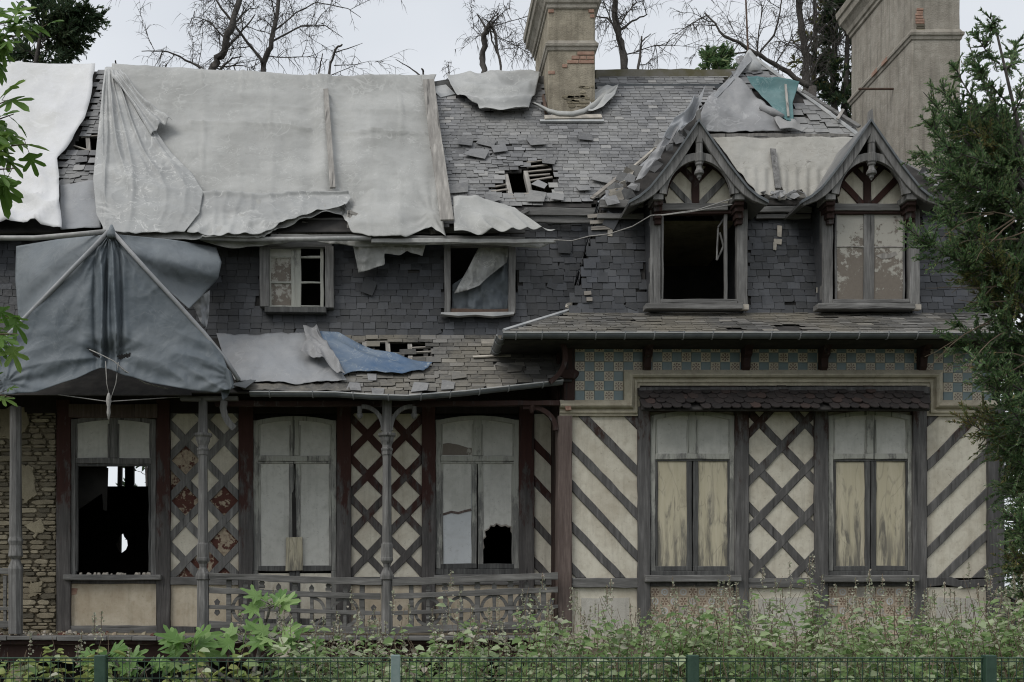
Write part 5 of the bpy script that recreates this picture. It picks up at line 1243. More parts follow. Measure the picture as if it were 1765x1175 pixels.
g = coons([(1130, 276), (1172, 240)], [(1172, 240), (1130, 300), (1098, 344)], [(1088, 344), (1098, 344)], [(1130, 276), (1104, 316), (1088, 344)], 26, 30)
sheet('roofing_sheet', g, on(PL, .3, lambda u, v, s, t: ridged(u, v, 7, .08, 2.3, 2.4)), TGLASS, 'dark twisted sheet hanging along the left verge of the open dormer', 'roofing sheet')

# lower sheets on the veranda roof
g = coons([(374, 583), (450, 583), (546, 582)], [(546, 582), (572, 620), (598, 664)], jag([(405, 664), (440, 664), (520, 668), (598, 664)], 2, 5, 3), [(374, 583), (386, 620), (405, 664)], 50, 30)
sheet('roofing_sheet', g, on(VR, .08, lambda u, v, s, t: wr(u, v, 2, .05)), TFELT, 'smooth grey sheet laid on the veranda roof beside the blue-grey canvas', 'roofing sheet')
g = coons(jag([(405, 662), (520, 666), (600, 662)], 2, 4, 8), [(600, 662), (604, 678)], jag([(420, 676), (520, 678), (604, 678)], 2, 4, 4), [(405, 662), (420, 676)], 40, 6)
sheet('roofing_sheet', g, on(VR, .04, lambda u, v, s, t: wr(u, v, 5, .03)), SLV, 'crumbling edge of sheet along the veranda gutter', 'roofing sheet')
g = coons([(524, 583), (548, 583)], [(548, 583), (570, 620), (596, 662)], jag([(548, 640), (566, 636), (580, 662), (596, 662)], 2, 4, 3), [(524, 583), (530, 606), (520, 628), (548, 640)], 24, 30)
sheet('canvas', g, on(VR, .16, lambda u, v, s, t: ridged(u, v, 6, .08, 1.0, 2)), TGLASS, 'stiff grey canvas rag lying against the blue tarpaulin', 'canvas')
g = coons([(542, 583), (584, 587), (622, 602)], [(622, 602), (694, 623), (745, 634)], jag([(592, 654), (620, 648), (680, 652), (730, 648), (745, 634)], 1.5, 4, 7), [(542, 583), (562, 612), (592, 654)], 50, 36)
sheet('tarpaulin', g, on(VR, .07, lambda u, v, s, t: ridged(u, v, 3.2, .06, .35, 3, 4)*(1-.5*t)+.05*max(0, 1-t*5)), TBLUE, 'faded blue tarpaulin half covering the holes in the veranda roof')

# big blue-grey canvas over the porch gable
YT = 15.15
apex = (191, 397)
def tent(u, v, s, t):
    fold = 0
    for c, w_, a in ((174, 4.5, .09), (183, 2.5, -.08), (190, 3, .04), (198, 4, .10), (206, 2.2, -.05), (165, 3, -.03), (216, 6, .025), (150, 9, .02)):
        c += 3*math.sin(v*.018+c)
        fold += a*math.exp(-((u-c)/w_)**2)*min(1, max(0, (v-400)/60))*(1.15-.6*max(0, (v-600)/60))
    low = max(0, (v-560)/100); d = fold+.03*fbm(u*.008, v*.008, 2)+.016*(1-abs(noise.noise((u*.018+v*.006, v*.008-u*.003, 6))))**5+.010*(1-abs(noise.noise((u*.045+.3*v*.02, v*.02, 2))))**4*(.3+low)+low*.10*ridged(u, v, 2, 1, .35 if u > 190 else -.22, 2.5, 1 if u > 190 else 4)*.6
    for cu, cv, rad, k in ((190, 612, 90, 11), (400, 650, 110, 16), (10, 660, 120, 13), (191, 400, 130, 30)):
        dx, dy = u-cu, v-cv; rr_ = math.hypot(dx, dy); d += .013*math.exp(-rr_/rad)*min(1, rr_/14)*math.sin(k*math.atan2(dy, dx)+fbm(u*.02, v*.02)*2)
    tie = math.exp(-((u-190)/30)**2-((v-612)/22)**2)
    return at(u, v, YT+.12-(v-400)*.0007-d+.16*tie)
g = coons([(-75, 650), (apex[0]-6, 400), apex, (apex[0]+6, 400), (398, 640)] if 0 else [(186, 398), (196, 398)],
          [(196, 398), (300, 512), (384, 612), (404, 668)], jag([(-120, 706), (0, 680), (60, 676), (130, 652), (172, 634), (190, 636), (214, 646), (260, 660), (330, 672), (372, 676), (404, 668)], .8, 3, 3),
          [(186, 398), (90, 500), (0, 592), (-120, 706)], 170, 120)
def tear_t(u, v): return inpoly((u, v), [(150, 599), (156, 601), (172, 613), (170, 617), (158, 609)]) or inpoly((u, v), [(200, 613), (206, 610), (226, 607), (222, 613), (208, 618)])
sheet('canvas_cover', g, tent, TBLUEG, 'big blue-grey canvas stretched like a tent over the porch gable', 'canvas', tear=tear_t)
g = coons([(203, 404), (290, 412), (372, 424)], [(372, 424), (382, 452), (376, 480), (352, 505), (326, 532)], [(240, 446), (290, 500), (326, 532)], [(203, 404), (222, 424), (240, 446)], 50, 40)
def side_r(u, v, s, t): 
    return at(u, v, YT+.25+1.35*s*(1-t*.6)+.12*math.sin(t*7+s*3)*(.3+s)+.06*fbm(u*.015, v*.015))
sheet('canvas_cover', g, side_r, TBACK, 'grey canvas billowing behind the right pole of the porch tent', 'canvas')
g = coons([(28, 424), (100, 412), (180, 404)], [(180, 404), (120, 466), (40, 552)], [(32, 550), (40, 552)], [(28, 424), (26, 480), (32, 550)], 40, 40)
def side_l(u, v, s, t): return at(u, v, YT+.25+1.2*(1-s)*(1-.5*t)+.10*math.sin(t*6+s*5)+.06*fbm(u*.015, v*.015, 5))
sheet('canvas_cover', g, side_l, TBACK, 'grey canvas sagging behind the left pole of the porch tent', 'canvas')
g = coons([(330, 520), (362, 500)], [(362, 500), (360, 545), (356, 566)], [(346, 556), (356, 566)], [(330, 520), (346, 556)], 14, 14)
sheet('canvas_cover', g, lambda u, v, s, t: at(u, v, 16.4+.1*fbm(u*.05, v*.03)), TFELT, 'small pale canvas scrap hanging beside the right tent pole', 'canvas')
g = coons([(376, 620), (398, 640)], [(398, 640), (403, 660)], [(384, 690), (392, 684), (403, 660)], [(376, 620), (378, 660), (384, 690)], 12, 16)
sheet('canvas_cover', g, lambda u, v, s, t: at(u, v, YT-.08+.08*math.sin(s*6)), TBLUEG, 'limp canvas corner hanging from the foot of the right tent pole', 'canvas')
def pole(pts, r, label, mat=POLE, name='pole', cat='pole'):
    o = MB().tube(pts, r, 8).build(name, mat, smooth=True); tag(o, label, cat); return o
pole([at(u, v, YT+.02) for u, v in ((193, 398), (250, 462), (300, 516), (352, 574), (388, 618), (412, 655))], .032, 'pale pole along the right edge of the porch tent', TFELT)
pole([at(u, v, YT+.02) for u, v in ((188, 398), (130, 458), (70, 520), (0, 592), (-100, 690))], .032, 'pale pole along the left edge of the porch tent', TFELT)
pole([at(u, v, 15.4) for u, v in ((-320, 410), (60, 410), (120, 405), (182, 399))], .035, 'long grey pole running left from the tent peak under the white tarpaulin')
pole([at(u, v, 16.55) for u, v in ((198, 402), (300, 407), (420, 412), (520, 412), (640, 410))], .036, 'long grey pole running right from the tent peak along the eaves')
o = MB().loft([[at(191, 388, YT-.02)+Vector((r*math.cos(a), r*math.sin(a)+.04, -z)) for a in np.linspace(0, 2*math.pi, 9)[:-1]] for r, z in ((.015, -.02), (.045, .05), (.075, .12), (.06, .17))][::-1]).build('canvas_hood', TBACK, smooth=True); tag(o, 'tied canvas cap at the peak of the porch tent', 'canvas')
# laths and boards on the eaves
def board(p, q, w_, t_, sl, off, mat, label, name='board'):
    o = MB().bar(sl.hit(*p, off), sl.hit(*q, off), w_, t_, (1, 0, 0) if abs(p[0]-q[0]) < abs(p[1]-q[1]) else sl.up).build(name, mat, bevel=.006); tag(o, label, 'board'); return o
board((563, 176), (575, 347), .09, .03, MP, .24, PALEW, 'narrow pale board nailed down the middle of the large tarpaulin')
board((738, 160), (752, 278), .21, .035, MP, .24, PALEW, 'upper length of the wide board at the right edge of the large tarpaulin')
board((752, 276), (770, 406), .21, .035, MP, .27, PALEW, 'lower length of the wide board at the right edge of the large tarpaulin')
def lath(p, q, Y, w_, label, mat=PALEW, h=None):
    o = timber('lath', p, q, w_, Y, .05, mat, None); tag(o, label, 'lath'); return o
lath((466, 406), (905, 410), 16.58, 6, 'long weathered lath along the eaves under the large tarpaulin', GREYH)
lath((480, 400), (640, 404), 16.9, 5, 'pale lath lying in the gap under the large tarpaulin', PALEW)
lath((600, 364), (704, 402), 16.85, 7, 'pale lath slanting down under the torn edge of the large tarpaulin', PALEW)
lath((602, 362), (602, 398), 16.86, 9, 'short upright batten under the torn edge of the large tarpaulin', PALEW)
lath((742, 378), (746, 402), 16.86, 9, 'short upright batten beside the foot of the wide board', PALEW)
lath((470, 392), (472, 406), 16.88, 10, 'stub of batten at the left end of the eaves gap', PALEW)
lath((520, 384), (600, 392), 16.95, 5, 'thin lath slanting in the left of the eaves gap', PALEW)
lath((640, 414), (958, 415), 16.52, 7, 'grey pole end sticking out of the wrapped eaves strip', POLE)
lath((880, 376), (912, 360), 16.95, 7, 'broken grey board leaning at the end of the slates', GREYH)
lath((908, 374), (909, 388), 16.9, 6, 'peeling white stub of board under the slates', PALEW)
# ropes
def rope(pts, r, label):
    o = MB().tube(pts, r, 5).build('rope', ROPE, smooth=True); tag(o, label, 'rope'); return o
rope([at(955, 413, 16.5), at(985, 415, 16.5), at(1015, 407, 16.3), at(1050, 403, 16.2), at(1090, 390, 16.05), at(1122, 371, 15.9), at(1142, 370, 15.88), at(1200, 362, 15.86), at(1262, 342, 15.86)], .009, 'grey rope tied from the eaves pole to the open dormer')
rope([at(1140, 371, 15.87), at(1190, 365, 15.86), at(1262, 352, 15.86)], .008, 'second rope strung across the top of the open dormer')
rope([at(154, 602, YT-.1), at(176, 612, YT-.12), at(196, 622, YT-.14), at(214, 638, YT-.1), at(250, 660, YT), at(290, 670, YT+.05)], .008, 'rope crossing the notch in the blue-grey canvas')
rope([at(182, 622, YT-.1), at(184, 660, YT-.05), at(190, 690, YT-.05), at(200, 660, YT-.05), at(204, 624, YT-.1)], .007, 'loop of rope hanging in front of the left window')
rope([at(100, 680, YT+.2), at(186, 692, YT-.04), at(310, 684, 15.7)], .007, 'thin rope strung across above the left window')
o = MB().loft([[Vector((at(189, 0, YT).x+r*math.cos(a), YT-.05+r*math.sin(a), at(0, v, YT).z)) for a in np.linspace(0, 2*math.pi, 9)[:-1]] for v, r in ((724, .012), (712, .03), (702, .022), (692, .04), (684, .03), (678, .012))]).build('rope_knot', ROPE, smooth=True)
tag(o, 'knotted rope end dangling in front of the left window', 'rope')
# ------------------------------------------------------------------ plants
def leafcloud(name, mats, P, D, U, L_, W_, parent=None, fold=.25, mi=None, curl=.15):
    """P base points, D leaf directions, U leaf up sides; one pointed folded blade each"""
    P, D, U = np.asarray(P, float), np.asarray(D, float), np.asarray(U, float); n = len(P)
    L_ = np.asarray(L_, float).reshape(-1, 1); W_ = np.asarray(W_, float).reshape(-1, 1)
    D /= np.linalg.norm(D, axis=1, keepdims=True)+1e-9; S = np.cross(D, U); S /= np.linalg.norm(S, axis=1, keepdims=True)+1e-9; U = np.cross(S, D)
    pts = [P, P+D*L_*.35-S*W_*.5+U*W_*fold, P+D*L_*.75-S*W_*.36+U*W_*fold*.8-U*L_*curl*.4, P+D*L_-U*L_*curl, P+D*L_*.75+S*W_*.36+U*W_*fold*.8-U*L_*curl*.4, P+D*L_*.35+S*W_*.5+U*W_*fold]
    V = np.stack(pts, 1).reshape(-1, 3); b = (np.arange(n)*6).reshape(-1, 1)
    Fq = np.concatenate([b+np.array([[0, 3, 2, 1]]), b+np.array([[0, 5, 4, 3]])], 1).reshape(-1, 4)
    o3 = np.array([V[:, 0].mean(), V[:, 1].mean(), V[:, 2].min()])
    me = bpy.data.meshes.new(name); me.vertices.add(len(V)); me.vertices.foreach_set('co', (V-o3).astype(np.float32).ravel())
    me.loops.add(len(Fq)*4); me.loops.foreach_set('vertex_index', Fq.ravel().astype(np.int32)); me.polygons.add(len(Fq))
    me.polygons.foreach_set('loop_start', (np.arange(len(Fq))*4).astype(np.int32)); me.polygons.foreach_set('loop_total', np.full(len(Fq), 4, np.int32))
    if mi is not None: me.polygons.foreach_set('material_index', np.repeat(np.asarray(mi, np.int32), 2))
    me.update(calc_edges=True); o = bpy.data.objects.new(name, me); setm(o, mats); return put(o, parent, Vector(o3))
def rv(rr): 
    while True:
        v = Vector((rr.uniform(-1, 1), rr.uniform(-1, 1), rr.uniform(-1, 1)))
        if .01 < v.length < 1: return v.normalized()

# --- dead trees behind the roof
def dead_tree(name, label, limbs, Y, seed, twig=1.0, rmain=.14, droop=.5, cat='tree', dens=1.0, base=None):
    """limbs: (points in photo pixels, start radius, end radius); each sprouts drooping dead twigs"""
    rr = random.Random(seed); u0, v0 = limbs[0][0][0]
    e = empty(name, (at(u0, v0, Y).x, Y, 0)); tag(e, label, cat, 'dead trees behind the roof'); tr = MB(); tw = MB()
    g0 = at(u0, v0, Y); tr.tube([Vector((g0.x, Y, -.1)), Vector((g0.x+.1, Y, g0.z*.5)), g0], [limbs[0][1]*1.5, limbs[0][1]*1.2, limbs[0][1]], 7)
    def grow(p, d, L_, r, lev):
        pts = [p]; k = 6 if lev < 2 else 5; dd = d.copy()
        for i in range(k):
            dd = (dd+rv(rr)*.16+Vector((0, 0, (.16 if i < k/2 else -.32)*droop if lev < 2 else -.45*droop))).normalized(); pts.append(pts[-1]+dd*L_/k)
        tw.tube(pts, [r*(1-.8*i/k) for i in range(k+1)], 4, cap=False)
        if lev < 2:
            for i in range(1, k+1):
                for _ in range(2 if lev == 0 else (1 if rr.random() < .7*dens else 0)):
                    if rr.random() < dens:
                        q = rv(rr); dn = (pts[i]-pts[i-1]).normalized(); nd = (dn*.6+q*.8+Vector((0, 0, -.15))).normalized()
                        grow(pts[i-1].lerp(pts[i], rr.random()), nd, L_*rr.uniform(.3, .55), max(.006, r*.5), lev+1)
    for pts, r0, r1 in limbs:
        Q = []
        for i, (u, v) in enumerate(pts): Q.append(at(u, v, Y+.15*math.sin(i*1.7)))
        P = []
        for a, b in zip(Q, Q[1:]):
            for i in range(4): P.append(a.lerp(b, i/4)+rv(rr)*r0*.25)
        P.append(Q[-1]); k = len(P)
        tr.tube(P, [.62*(r0+(r1-r0)*i/(k-1))*rr.uniform(.9, 1.1) for i in range(k)], 7)
        ln = sum((b-a).length for a, b in zip(P, P[1:]))
        for _ in range(int(ln*2.7*twig)):
            f = rr.random()**.8; i = min(k-2, int(f*(k-1))); p = P[i].lerp(P[i+1], rr.random()); t = (P[i+1]-P[i]).normalized()
            q = rv(rr); d = (q-t*q.dot(t)).normalized()+t*.35; d.y *= .6
            grow(p, d.normalized(), rr.uniform(.7, 2.3)*(1.1-.5*f), r0*rr.uniform(.08, .16)+.005, 0)
    tr.build('trunk', BARK, e, smooth=True)
    if tw.v: tw.build('branches', BARK, e)['kind'] = 'stuff'
    return e
dead_tree('dead_tree', 'dead leaning tree with thick dark trunk behind the large tarpaulin', [([(364, 132), (372, 108), (388, 80), (400, 40), (420, -30)], .17, .11), ([(376, 100), (410, 62), (440, 24)], .07, .02), ([(364, 128), (330, 108), (290, 88), (244, 88)], .06, .015), ([(380, 118), (400, 100), (418, 96)], .05, .015)], 27, 1, .95)
dead_tree('dead_tree', 'dead forked tree with pale upright trunk, left of the middle', [([(454, 138), (455, 112), (466, 80), (476, 30), (486, -40)], .13, .08), ([(452, 106), (436, 84), (410, 50), (372, 0), (360, -20)], .07, .035), ([(474, 52), (510, 22), (545, 4), (600, 14), (622, 30)], .035, .01), ([(470, 70), (520, 44), (560, 44), (590, 64)], .04, .01)], 27.5, 2, .95)
dead_tree('dead_tree', 'thin dead snag with broken side shoots near the middle of the ridge', [([(563, 146), (570, 108), (580, 82), (590, 76)], .06, .03), ([(546, 146), (552, 112), (556, 92)], .035, .02), ([(576, 112), (600, 112), (625, 110)], .02, .008), ([(578, 90), (605, 82), (625, 74)], .025, .008)], 26, 3, .35)
dead_tree('dead_tree', 'short broken stub of dead tree standing above the small ridge tarpaulin', [([(730, 142), (729, 122), (727, 118)], .05, .03), ([(728, 132), (706, 116), (682, 102)], .035, .012), ([(722, 138), (702, 130)], .02, .01)], 26, 4, .25)
dead_tree('dead_tree', 'snapped dead tree with its top bent over, left of the brick chimney', [([(834, 140), (833, 100), (836, 60), (842, 40)], .13, .10), ([(842, 40), (852, 50), (858, 90), (866, 136)], .07, .04), ([(842, 40), (848, 70), (864, 108)], .05, .015), ([(836, 46), (826, 30), (823, 24)], .04, .02), ([(834, 66), (812, 46)], .02, .01), ([(830, 136), (800, 136), (764, 138)], .05, .02)], 26, 5, .9)
dead_tree('dead_tree', 'dead tree with dark trunk right of the brick chimney', [([(1078, 124), (1070, 86), (1062, 40), (1058, -30)], .16, .11), ([(1068, 52), (1090, 36), (1116, 24)], .06, .02), ([(1066, 50), (1046, 30), (1028, 28)], .05, .02)], 27, 6, 1.0)
dead_tree('dead_tree', 'thin forked dead stem behind the mossy ridge', [([(1100, 124), (1103, 90), (1106, 62)], .06, .035), ([(1106, 72), (1112, 66), (1122, 58)], .035, .015)], 26.5, 7, .5)
dead_tree('dead_tree', 'wide sparse dead tree spreading behind the pointed pavilion roof', [([(1400, 150), (1345, 118), (1300, 88), (1250, 62), (1215, 22)], .12, .03), ([(1300, 88), (1260, 92), (1200, 76)], .04, .012), ([(1310, 88), (1335, 60), (1345, 20), (1350, -20)], .05, .025)], 29, 8, 1.3)
dead_tree('dead_tree', 'tall dark bare trunk between the pavilion roof and the grey chimney', [([(1388, 190), (1390, 100), (1380, 40), (1376, -40)], .17, .12), ([(1440, 200), (1436, 110), (1442, 40), (1452, -40)], .14, .10), ([(1390, 150), (1430, 120), (1470, 90)], .06, .02)], 30, 9, 1.2)
dead_tree('dead_tree', 'tiny dead twig above the crumpled tarpaulin at the left', [([(202, 130), (201, 116), (199, 104)], .045, .025)], 24, 10, .0)

# --- conifers
def conifer(name, label, trunk, branches, seed, card, mats, spray=1.0, weights=(.85, .15), twigmat=BARK, dens=1.0, group=None, r0=.12):
    """branches: (start, end, sag, fan width). Every branch carries flat feathery sprays"""
    rr = random.Random(seed); e = empty(name, (trunk[0].x, trunk[0].y, 0)); tag(e, label, 'tree', group)
    tb = MB(); k = len(trunk); tb.tube(trunk, [r0*(1-.75*i/(k-1)) for i in range(k)], 8); tw = MB(); P, D, U, LL, WW, MI = [], [], [], [], [], []
    for a, b, sag_, fan, mi in branches:
        a, b = Vector(a), Vector(b); n = 9; pts = []
        for i in range(n+1):
            f = i/n; pts.append(a.lerp(b, f)+Vector((0, 0, sag_*math.sin(math.pi*f)))+rv(rr)*.03*fan)
        tw.tube(pts, [.03*(1-.85*i/n)*max(.4, (b-a).length/2) for i in range(n+1)], 5, cap=False)
        Lb = (b-a).length
        for i in range(int(Lb*16*dens*spray)):
            f = rr.uniform(.12, 1)**.8; j = min(n-1, int(f*n)); p = pts[j].lerp(pts[j+1], f*n-j); t = (pts[j+1]-pts[j]).normalized()
            q = rv(rr); d = (t*.75+q*.8+Vector((0, 0, .06))).normalized(); l1 = fan*rr.uniform(.35, 1.0)*(1.15-.55*f)
            tip = p+d*l1+Vector((0, 0, -.12*l1)); tw.tube([p, p.lerp(tip, .5), tip], [.008, .005, .003], 3, cap=False)
            nl = int(44*l1/card*.12*dens)+8; nu_ = rv(rr)
            for c in range(nl):
                g_ = rr.random(); base_ = p.lerp(tip, g_); side = d.cross(nu_); sg = rr.choice((-1, 1))
                dd = d*.8+side*sg*rr.uniform(.3, .9)+rv(rr)*.35
                P.append(base_); D.append(dd); U.append(nu_+rv(rr)*.5); l_ = card*rr.uniform(.6, 1.4)*(1.15-.4*g_); LL.append(l_); WW.append(l_*rr.uniform(.2, .32))
                MI.append(mi if rr.random() < .8 else rr.choices((0, 1), weights)[0])
    tb.build('trunk', twigmat, e, smooth=True); tw.build('twigs', twigmat, e)['kind'] = 'stuff'
    leafcloud('foliage', mats, P, D, U, LL, WW, e, mi=MI, fold=.12)['kind'] = 'stuff'
    return e
# close cypress at the right edge of the picture
YC = 12.2
T = [Vector((at(1805, 0, YC).x, YC, -.05)), at(1800, 900, YC), at(1795, 600, YC), at(1775, 300, YC), at(1742, 160, YC), at(1712, 30, YC)]
tips = [((1712, 60), (1708, 22)), ((1722, 110), (1682, 60)), ((1730, 120), (1752, 75)), ((1740, 180), (1690, 120)), ((1745, 200), (1775, 130)), ((1755, 230), (1700, 210)), ((1760, 300), (1668, 70)), ((1770, 330), (1645, 110)), ((1772, 330), (1622, 150)), ((1775, 360), (1590, 160)), ((1780, 380), (1600, 215)), ((1785, 420), (1590, 260)),
        ((1785, 430), (1612, 310)), ((1790, 460), (1655, 250)), ((1790, 460), (1690, 300)), ((1792, 500), (1620, 372)), ((1793, 520), (1560, 392)), ((1793, 520), (1640, 420)), ((1795, 560), (1660, 470)), ((1795, 580), (1700, 420)), ((1795, 600), (1690, 520)), ((1796, 640), (1655, 560)), ((1796, 660), (1642, 585)), ((1797, 680), (1680, 620)), ((1797, 690), (1720, 560)),
        ((1798, 720), (1700, 660)), ((1798, 760), (1668, 728)), ((1798, 780), (1700, 745)), ((1799, 800), (1690, 700)), ((1799, 860), (1722, 830)), ((1799, 880), (1740, 800)), ((1799, 940), (1738, 880)), ((1800, 960), (1755, 900)), ((1800, 1000), (1745, 960)), ((1800, 1040), (1755, 1010)), ((1790, 400), (1740, 330)), ((1790, 500), (1730, 450)), ((1795, 760), (1740, 690)), ((1795, 540), (1830, 420)), ((1795, 700), (1835, 620)), ((1797, 850), (1835, 800)), ((1780, 300), (1745, 250))]
rr = random.Random(4); br = []
for i, (a, b) in enumerate(tips):
    ya, yb = YC, YC+rr.uniform(-.7, .7); mi = 1 if (b[1] in (470, 728, 420, 745) or rr.random() < .06) else 0
    br.append((at(*a, ya), at(*b, yb), -.10*rr.random(), .52 if b[1] > 130 else .3, mi))
for i in range(30):
    v = rr.uniform(210, 470); a = (1800-max(0, 420-v)*.16, v+40); tu = a[0]-rr.uniform(40, 185)*(.55+.45*min(1, (v-150)/150)); br.append((at(*a, YC), at(tu, v-rr.uniform(-10, 50), YC+rr.uniform(-.5, .9)), -.05, .42, 0 if rr.random() < .95 else 1))
for i in range(84):
    v = rr.uniform(230, 1040); a = (1800-max(0, 420-v)*.16, v); tu = a[0]-rr.uniform(20, 130)*(1 if v < 560 else (.65 if v < 780 else .35)); br.append((at(*a, YC), at(tu, v-rr.uniform(-10, 60), YC+rr.uniform(-.1, 1.0)), -.05, .5, 0 if rr.random() < .93 else 1))
conifer('cypress_tree', 'close green cypress with browning tips along the right edge, in front of the house', T, br, 5, .046, [CONI, CONY], 1.9, dens=1.15, r0=.042)
# bare twigs inside it
dt = MB(); rr = random.Random(8)
for i in range(16):
    a = at(rr.uniform(1700, 1780), rr.uniform(330, 640), YC-.3); d = Vector((-1, rr.uniform(-.3, .3), rr.uniform(-.6, .2))).normalized(); pts = [a]
    for k in range(5): d = (d+rv(rr)*.2+Vector((0, 0, -.06))).normalized(); pts.append(pts[-1]+d*rr.uniform(.08, .2))
    dt.tube(pts, [.009, .008, .006, .005, .004, .003], 4, cap=False)
cy = bpy.data.objects['cypress_tree']; dt.build('dead_twigs', STEM, cy)
def bushy(name, label, uc, vb, vt, wd, Y, seed, mats, n=30, card=.2, group='conifers behind the house', **kw):
    rr = random.Random(seed); base_ = at(uc, vb, Y); top = at(uc, vt, Y)
    T = [Vector((base_.x, Y, -.1)), base_, base_.lerp(top, .5)+Vector((.1, 0, 0)), top]; br = []
    for i in range(n):
        f = (i+.5)/n; p = base_.lerp(top, f); a = rr.random()*6.28; w_ = wd*Y/F*(1.05-.75*f)*rr.uniform(.6, 1.1)
        br.append((p, p+Vector((math.cos(a)*w_, math.sin(a)*w_*.8, rr.uniform(.1, .6)*w_)), .05*w_, .32*w_+.25, 0))
    return conifer(name, label, T, br, seed, card, mats, group=group, **kw)
# conifer at the top left, bushy and leaning to the right
YK = 29; rr = random.Random(12); T = [Vector((at(60, 0, YK).x, YK, -.1)), at(58, 130, YK), at(70, 60, YK), at(90, -40, YK)]
tp = [((60, 110), (110, 110)), ((62, 100), (140, 70)), ((70, 80), (165, 40)), ((72, 70), (178, 32)), ((75, 60), (150, 18)), ((80, 40), (120, -5)), ((70, 80), (90, 40)), ((66, 90), (130, 90)), ((66, 90), (60, 60)), ((60, 100), (30, 90)), ((64, 90), (20, 108)), ((60, 112), (90, 118)), ((75, 60), (60, 20)), ((80, 40), (70, 0)), ((70, 70), (120, 55)), ((64, 100), (50, 118)), ((78, 50), (110, 20))]
conifer('conifer_tree', 'dark feathery conifer rising above the white tarpaulin at the upper left', T, [(at(*a, YK), at(*b, YK+rr.uniform(-.8, .8)), .1, .75, 0) for a, b in tp], 13, .16, [CONF, CONI], 1.5, dens=1.0, r0=.1, group='conifers behind the house')
bushy('conifer_tree', 'small green conifer top just left of the pavilion peak', 1232, 140, 88, 55, 28, 14, [CONI, CONF], 16, .16)
bushy('conifer_tree', 'tall brownish conifer between the pavilion and the grey chimney', 1455, 215, -90, 66, 30, 15, [CONF, CONY], 50, .17, weights=(.55, .45), dens=1.15)
bushy('conifer_tree', 'tall thin conifer with brown upper boughs behind the pavilion roof', 1400, 200, -110, 46, 31, 16, [CONY, CONF], 26, .17, weights=(.5, .5), dens=.8)
bushy('conifer_tree', 'dark conifer standing beyond the right corner of the house', 1775, 1000, 560, 60, 21, 17, [CONF, CONI], 40, .2)
bushy('conifer_tree', 'far conifer seen through the empty left window', 250, 960, 770, 70, 34, 18, [CONF, CONI], 14, .22, dens=.6)

# --- palmate leaves of the tree at the left edge
def lobed(n, depth=.5, w_=1.0, seed=0):
    rr = random.Random(seed); pts = [(0, 0)]; L_ = []
    for i in range(n):
        f = (i+.5)/n; a = math.radians(-125+250*f); l = 1.0-.38*abs(2*f-1)
        L_.append((a, l))
    out_ = []
    for i, (a, l) in enumerate(L_):
        out_ += [(a-.17*w_, l*.62), (a-.11*w_, l*.86), (a, l), (a+.11*w_, l*.86), (a+.17*w_, l*.62)]
        if i < n-1: out_.append(((a+L_[i+1][0])/2, l*(1-depth)))
    return [(r*math.sin(a), r*math.cos(a)) for a, r in out_]
def big_leaf(m, p, d, up, size, shape, mi=0, cup=.12):
    d = d.normalized(); s = d.cross(up).normalized(); u = s.cross(d); P = [p]
    for x, y in shape:
        r = math.hypot(x, y); P.append(p+s*(x*size)+d*((y+.35)*size)+u*(size*(.10*abs(x)-cup*r*r+.03*math.sin(9*x+4*y))))
    c = p+d*.35*size; P[0] = c; n = len(shape)
    m.add(P+[p], [[0, i+1, i+2] for i in range(n-1)]+[[0, n, n+1], [0, n+1, 1]], mi)
# fig
FIG = lobed(5, .55, 1.35); rr = random.Random(44)
def fig(name, label, stems, group=None):
    b0 = stems[0][0][0]; e = empty(name, (at(b0[0], b0[1], 8.9).x, 8.9, 0)); tag(e, label, 'shrub', group); st = MB(); lf = MB()
    for pts, n, size in stems:
        Q = [at(u, v, 8.9+.15*math.sin(i*2+u)) for i, (u, v) in enumerate(pts)]
        st.tube(Q, [.02-.011*i/(len(Q)-1) for i in range(len(Q))], 6)
        t = (Q[-1]-Q[-2]).normalized()
        for i in range(n):
            a = i*2.4+rr.random()*.5; el = rr.uniform(-.15, .7); d = Vector((math.cos(a), math.sin(a)*.7-.25, el)).normalized(); p = Q[-1].lerp(Q[-2], rr.random()*.5); q = p+d*rr.uniform(.04, .10)
            st.tube([p, q], .005, 4); up = Vector((rr.uniform(-.3, .3), -.75+rr.uniform(-.3, .3), .75))
            big_leaf(lf, q, d+Vector((0, 0, rr.uniform(-.35, .1))), up, size*rr.uniform(.75, 1.15), FIG)
    st.build('stem', FSTEM, e, smooth=True); lf.build('leaf_crown', LEAFF, e, smooth=False); return e
fig('fig_bush', 'broad-leaved fig bush growing behind the fence in front of the balustrade', [([(412, 1200), (440, 1150), (432, 1120), (418, 1098)], 7, .16), ([(438, 1160), (452, 1100), (462, 1060), (466, 1042)], 11, .165), ([(412, 1180), (340, 1140), (320, 1106)], 11, .175), ([(430, 1150), (470, 1120), (478, 1100)], 10, .16), ([(412, 1190), (330, 1165), (312, 1135)], 8, .14), ([(430, 1180), (500, 1140), (520, 1118)], 6, .13)])
fig('fig_bush', 'small broad-leaved fig shoot behind the fence post at the lower left', [([(210, 1220), (206, 1160), (200, 1138)], 8, .14), ([(210, 1200), (240, 1170), (252, 1150)], 7, .13), ([(215, 1200), (170, 1150), (180, 1128)], 6, .13)])
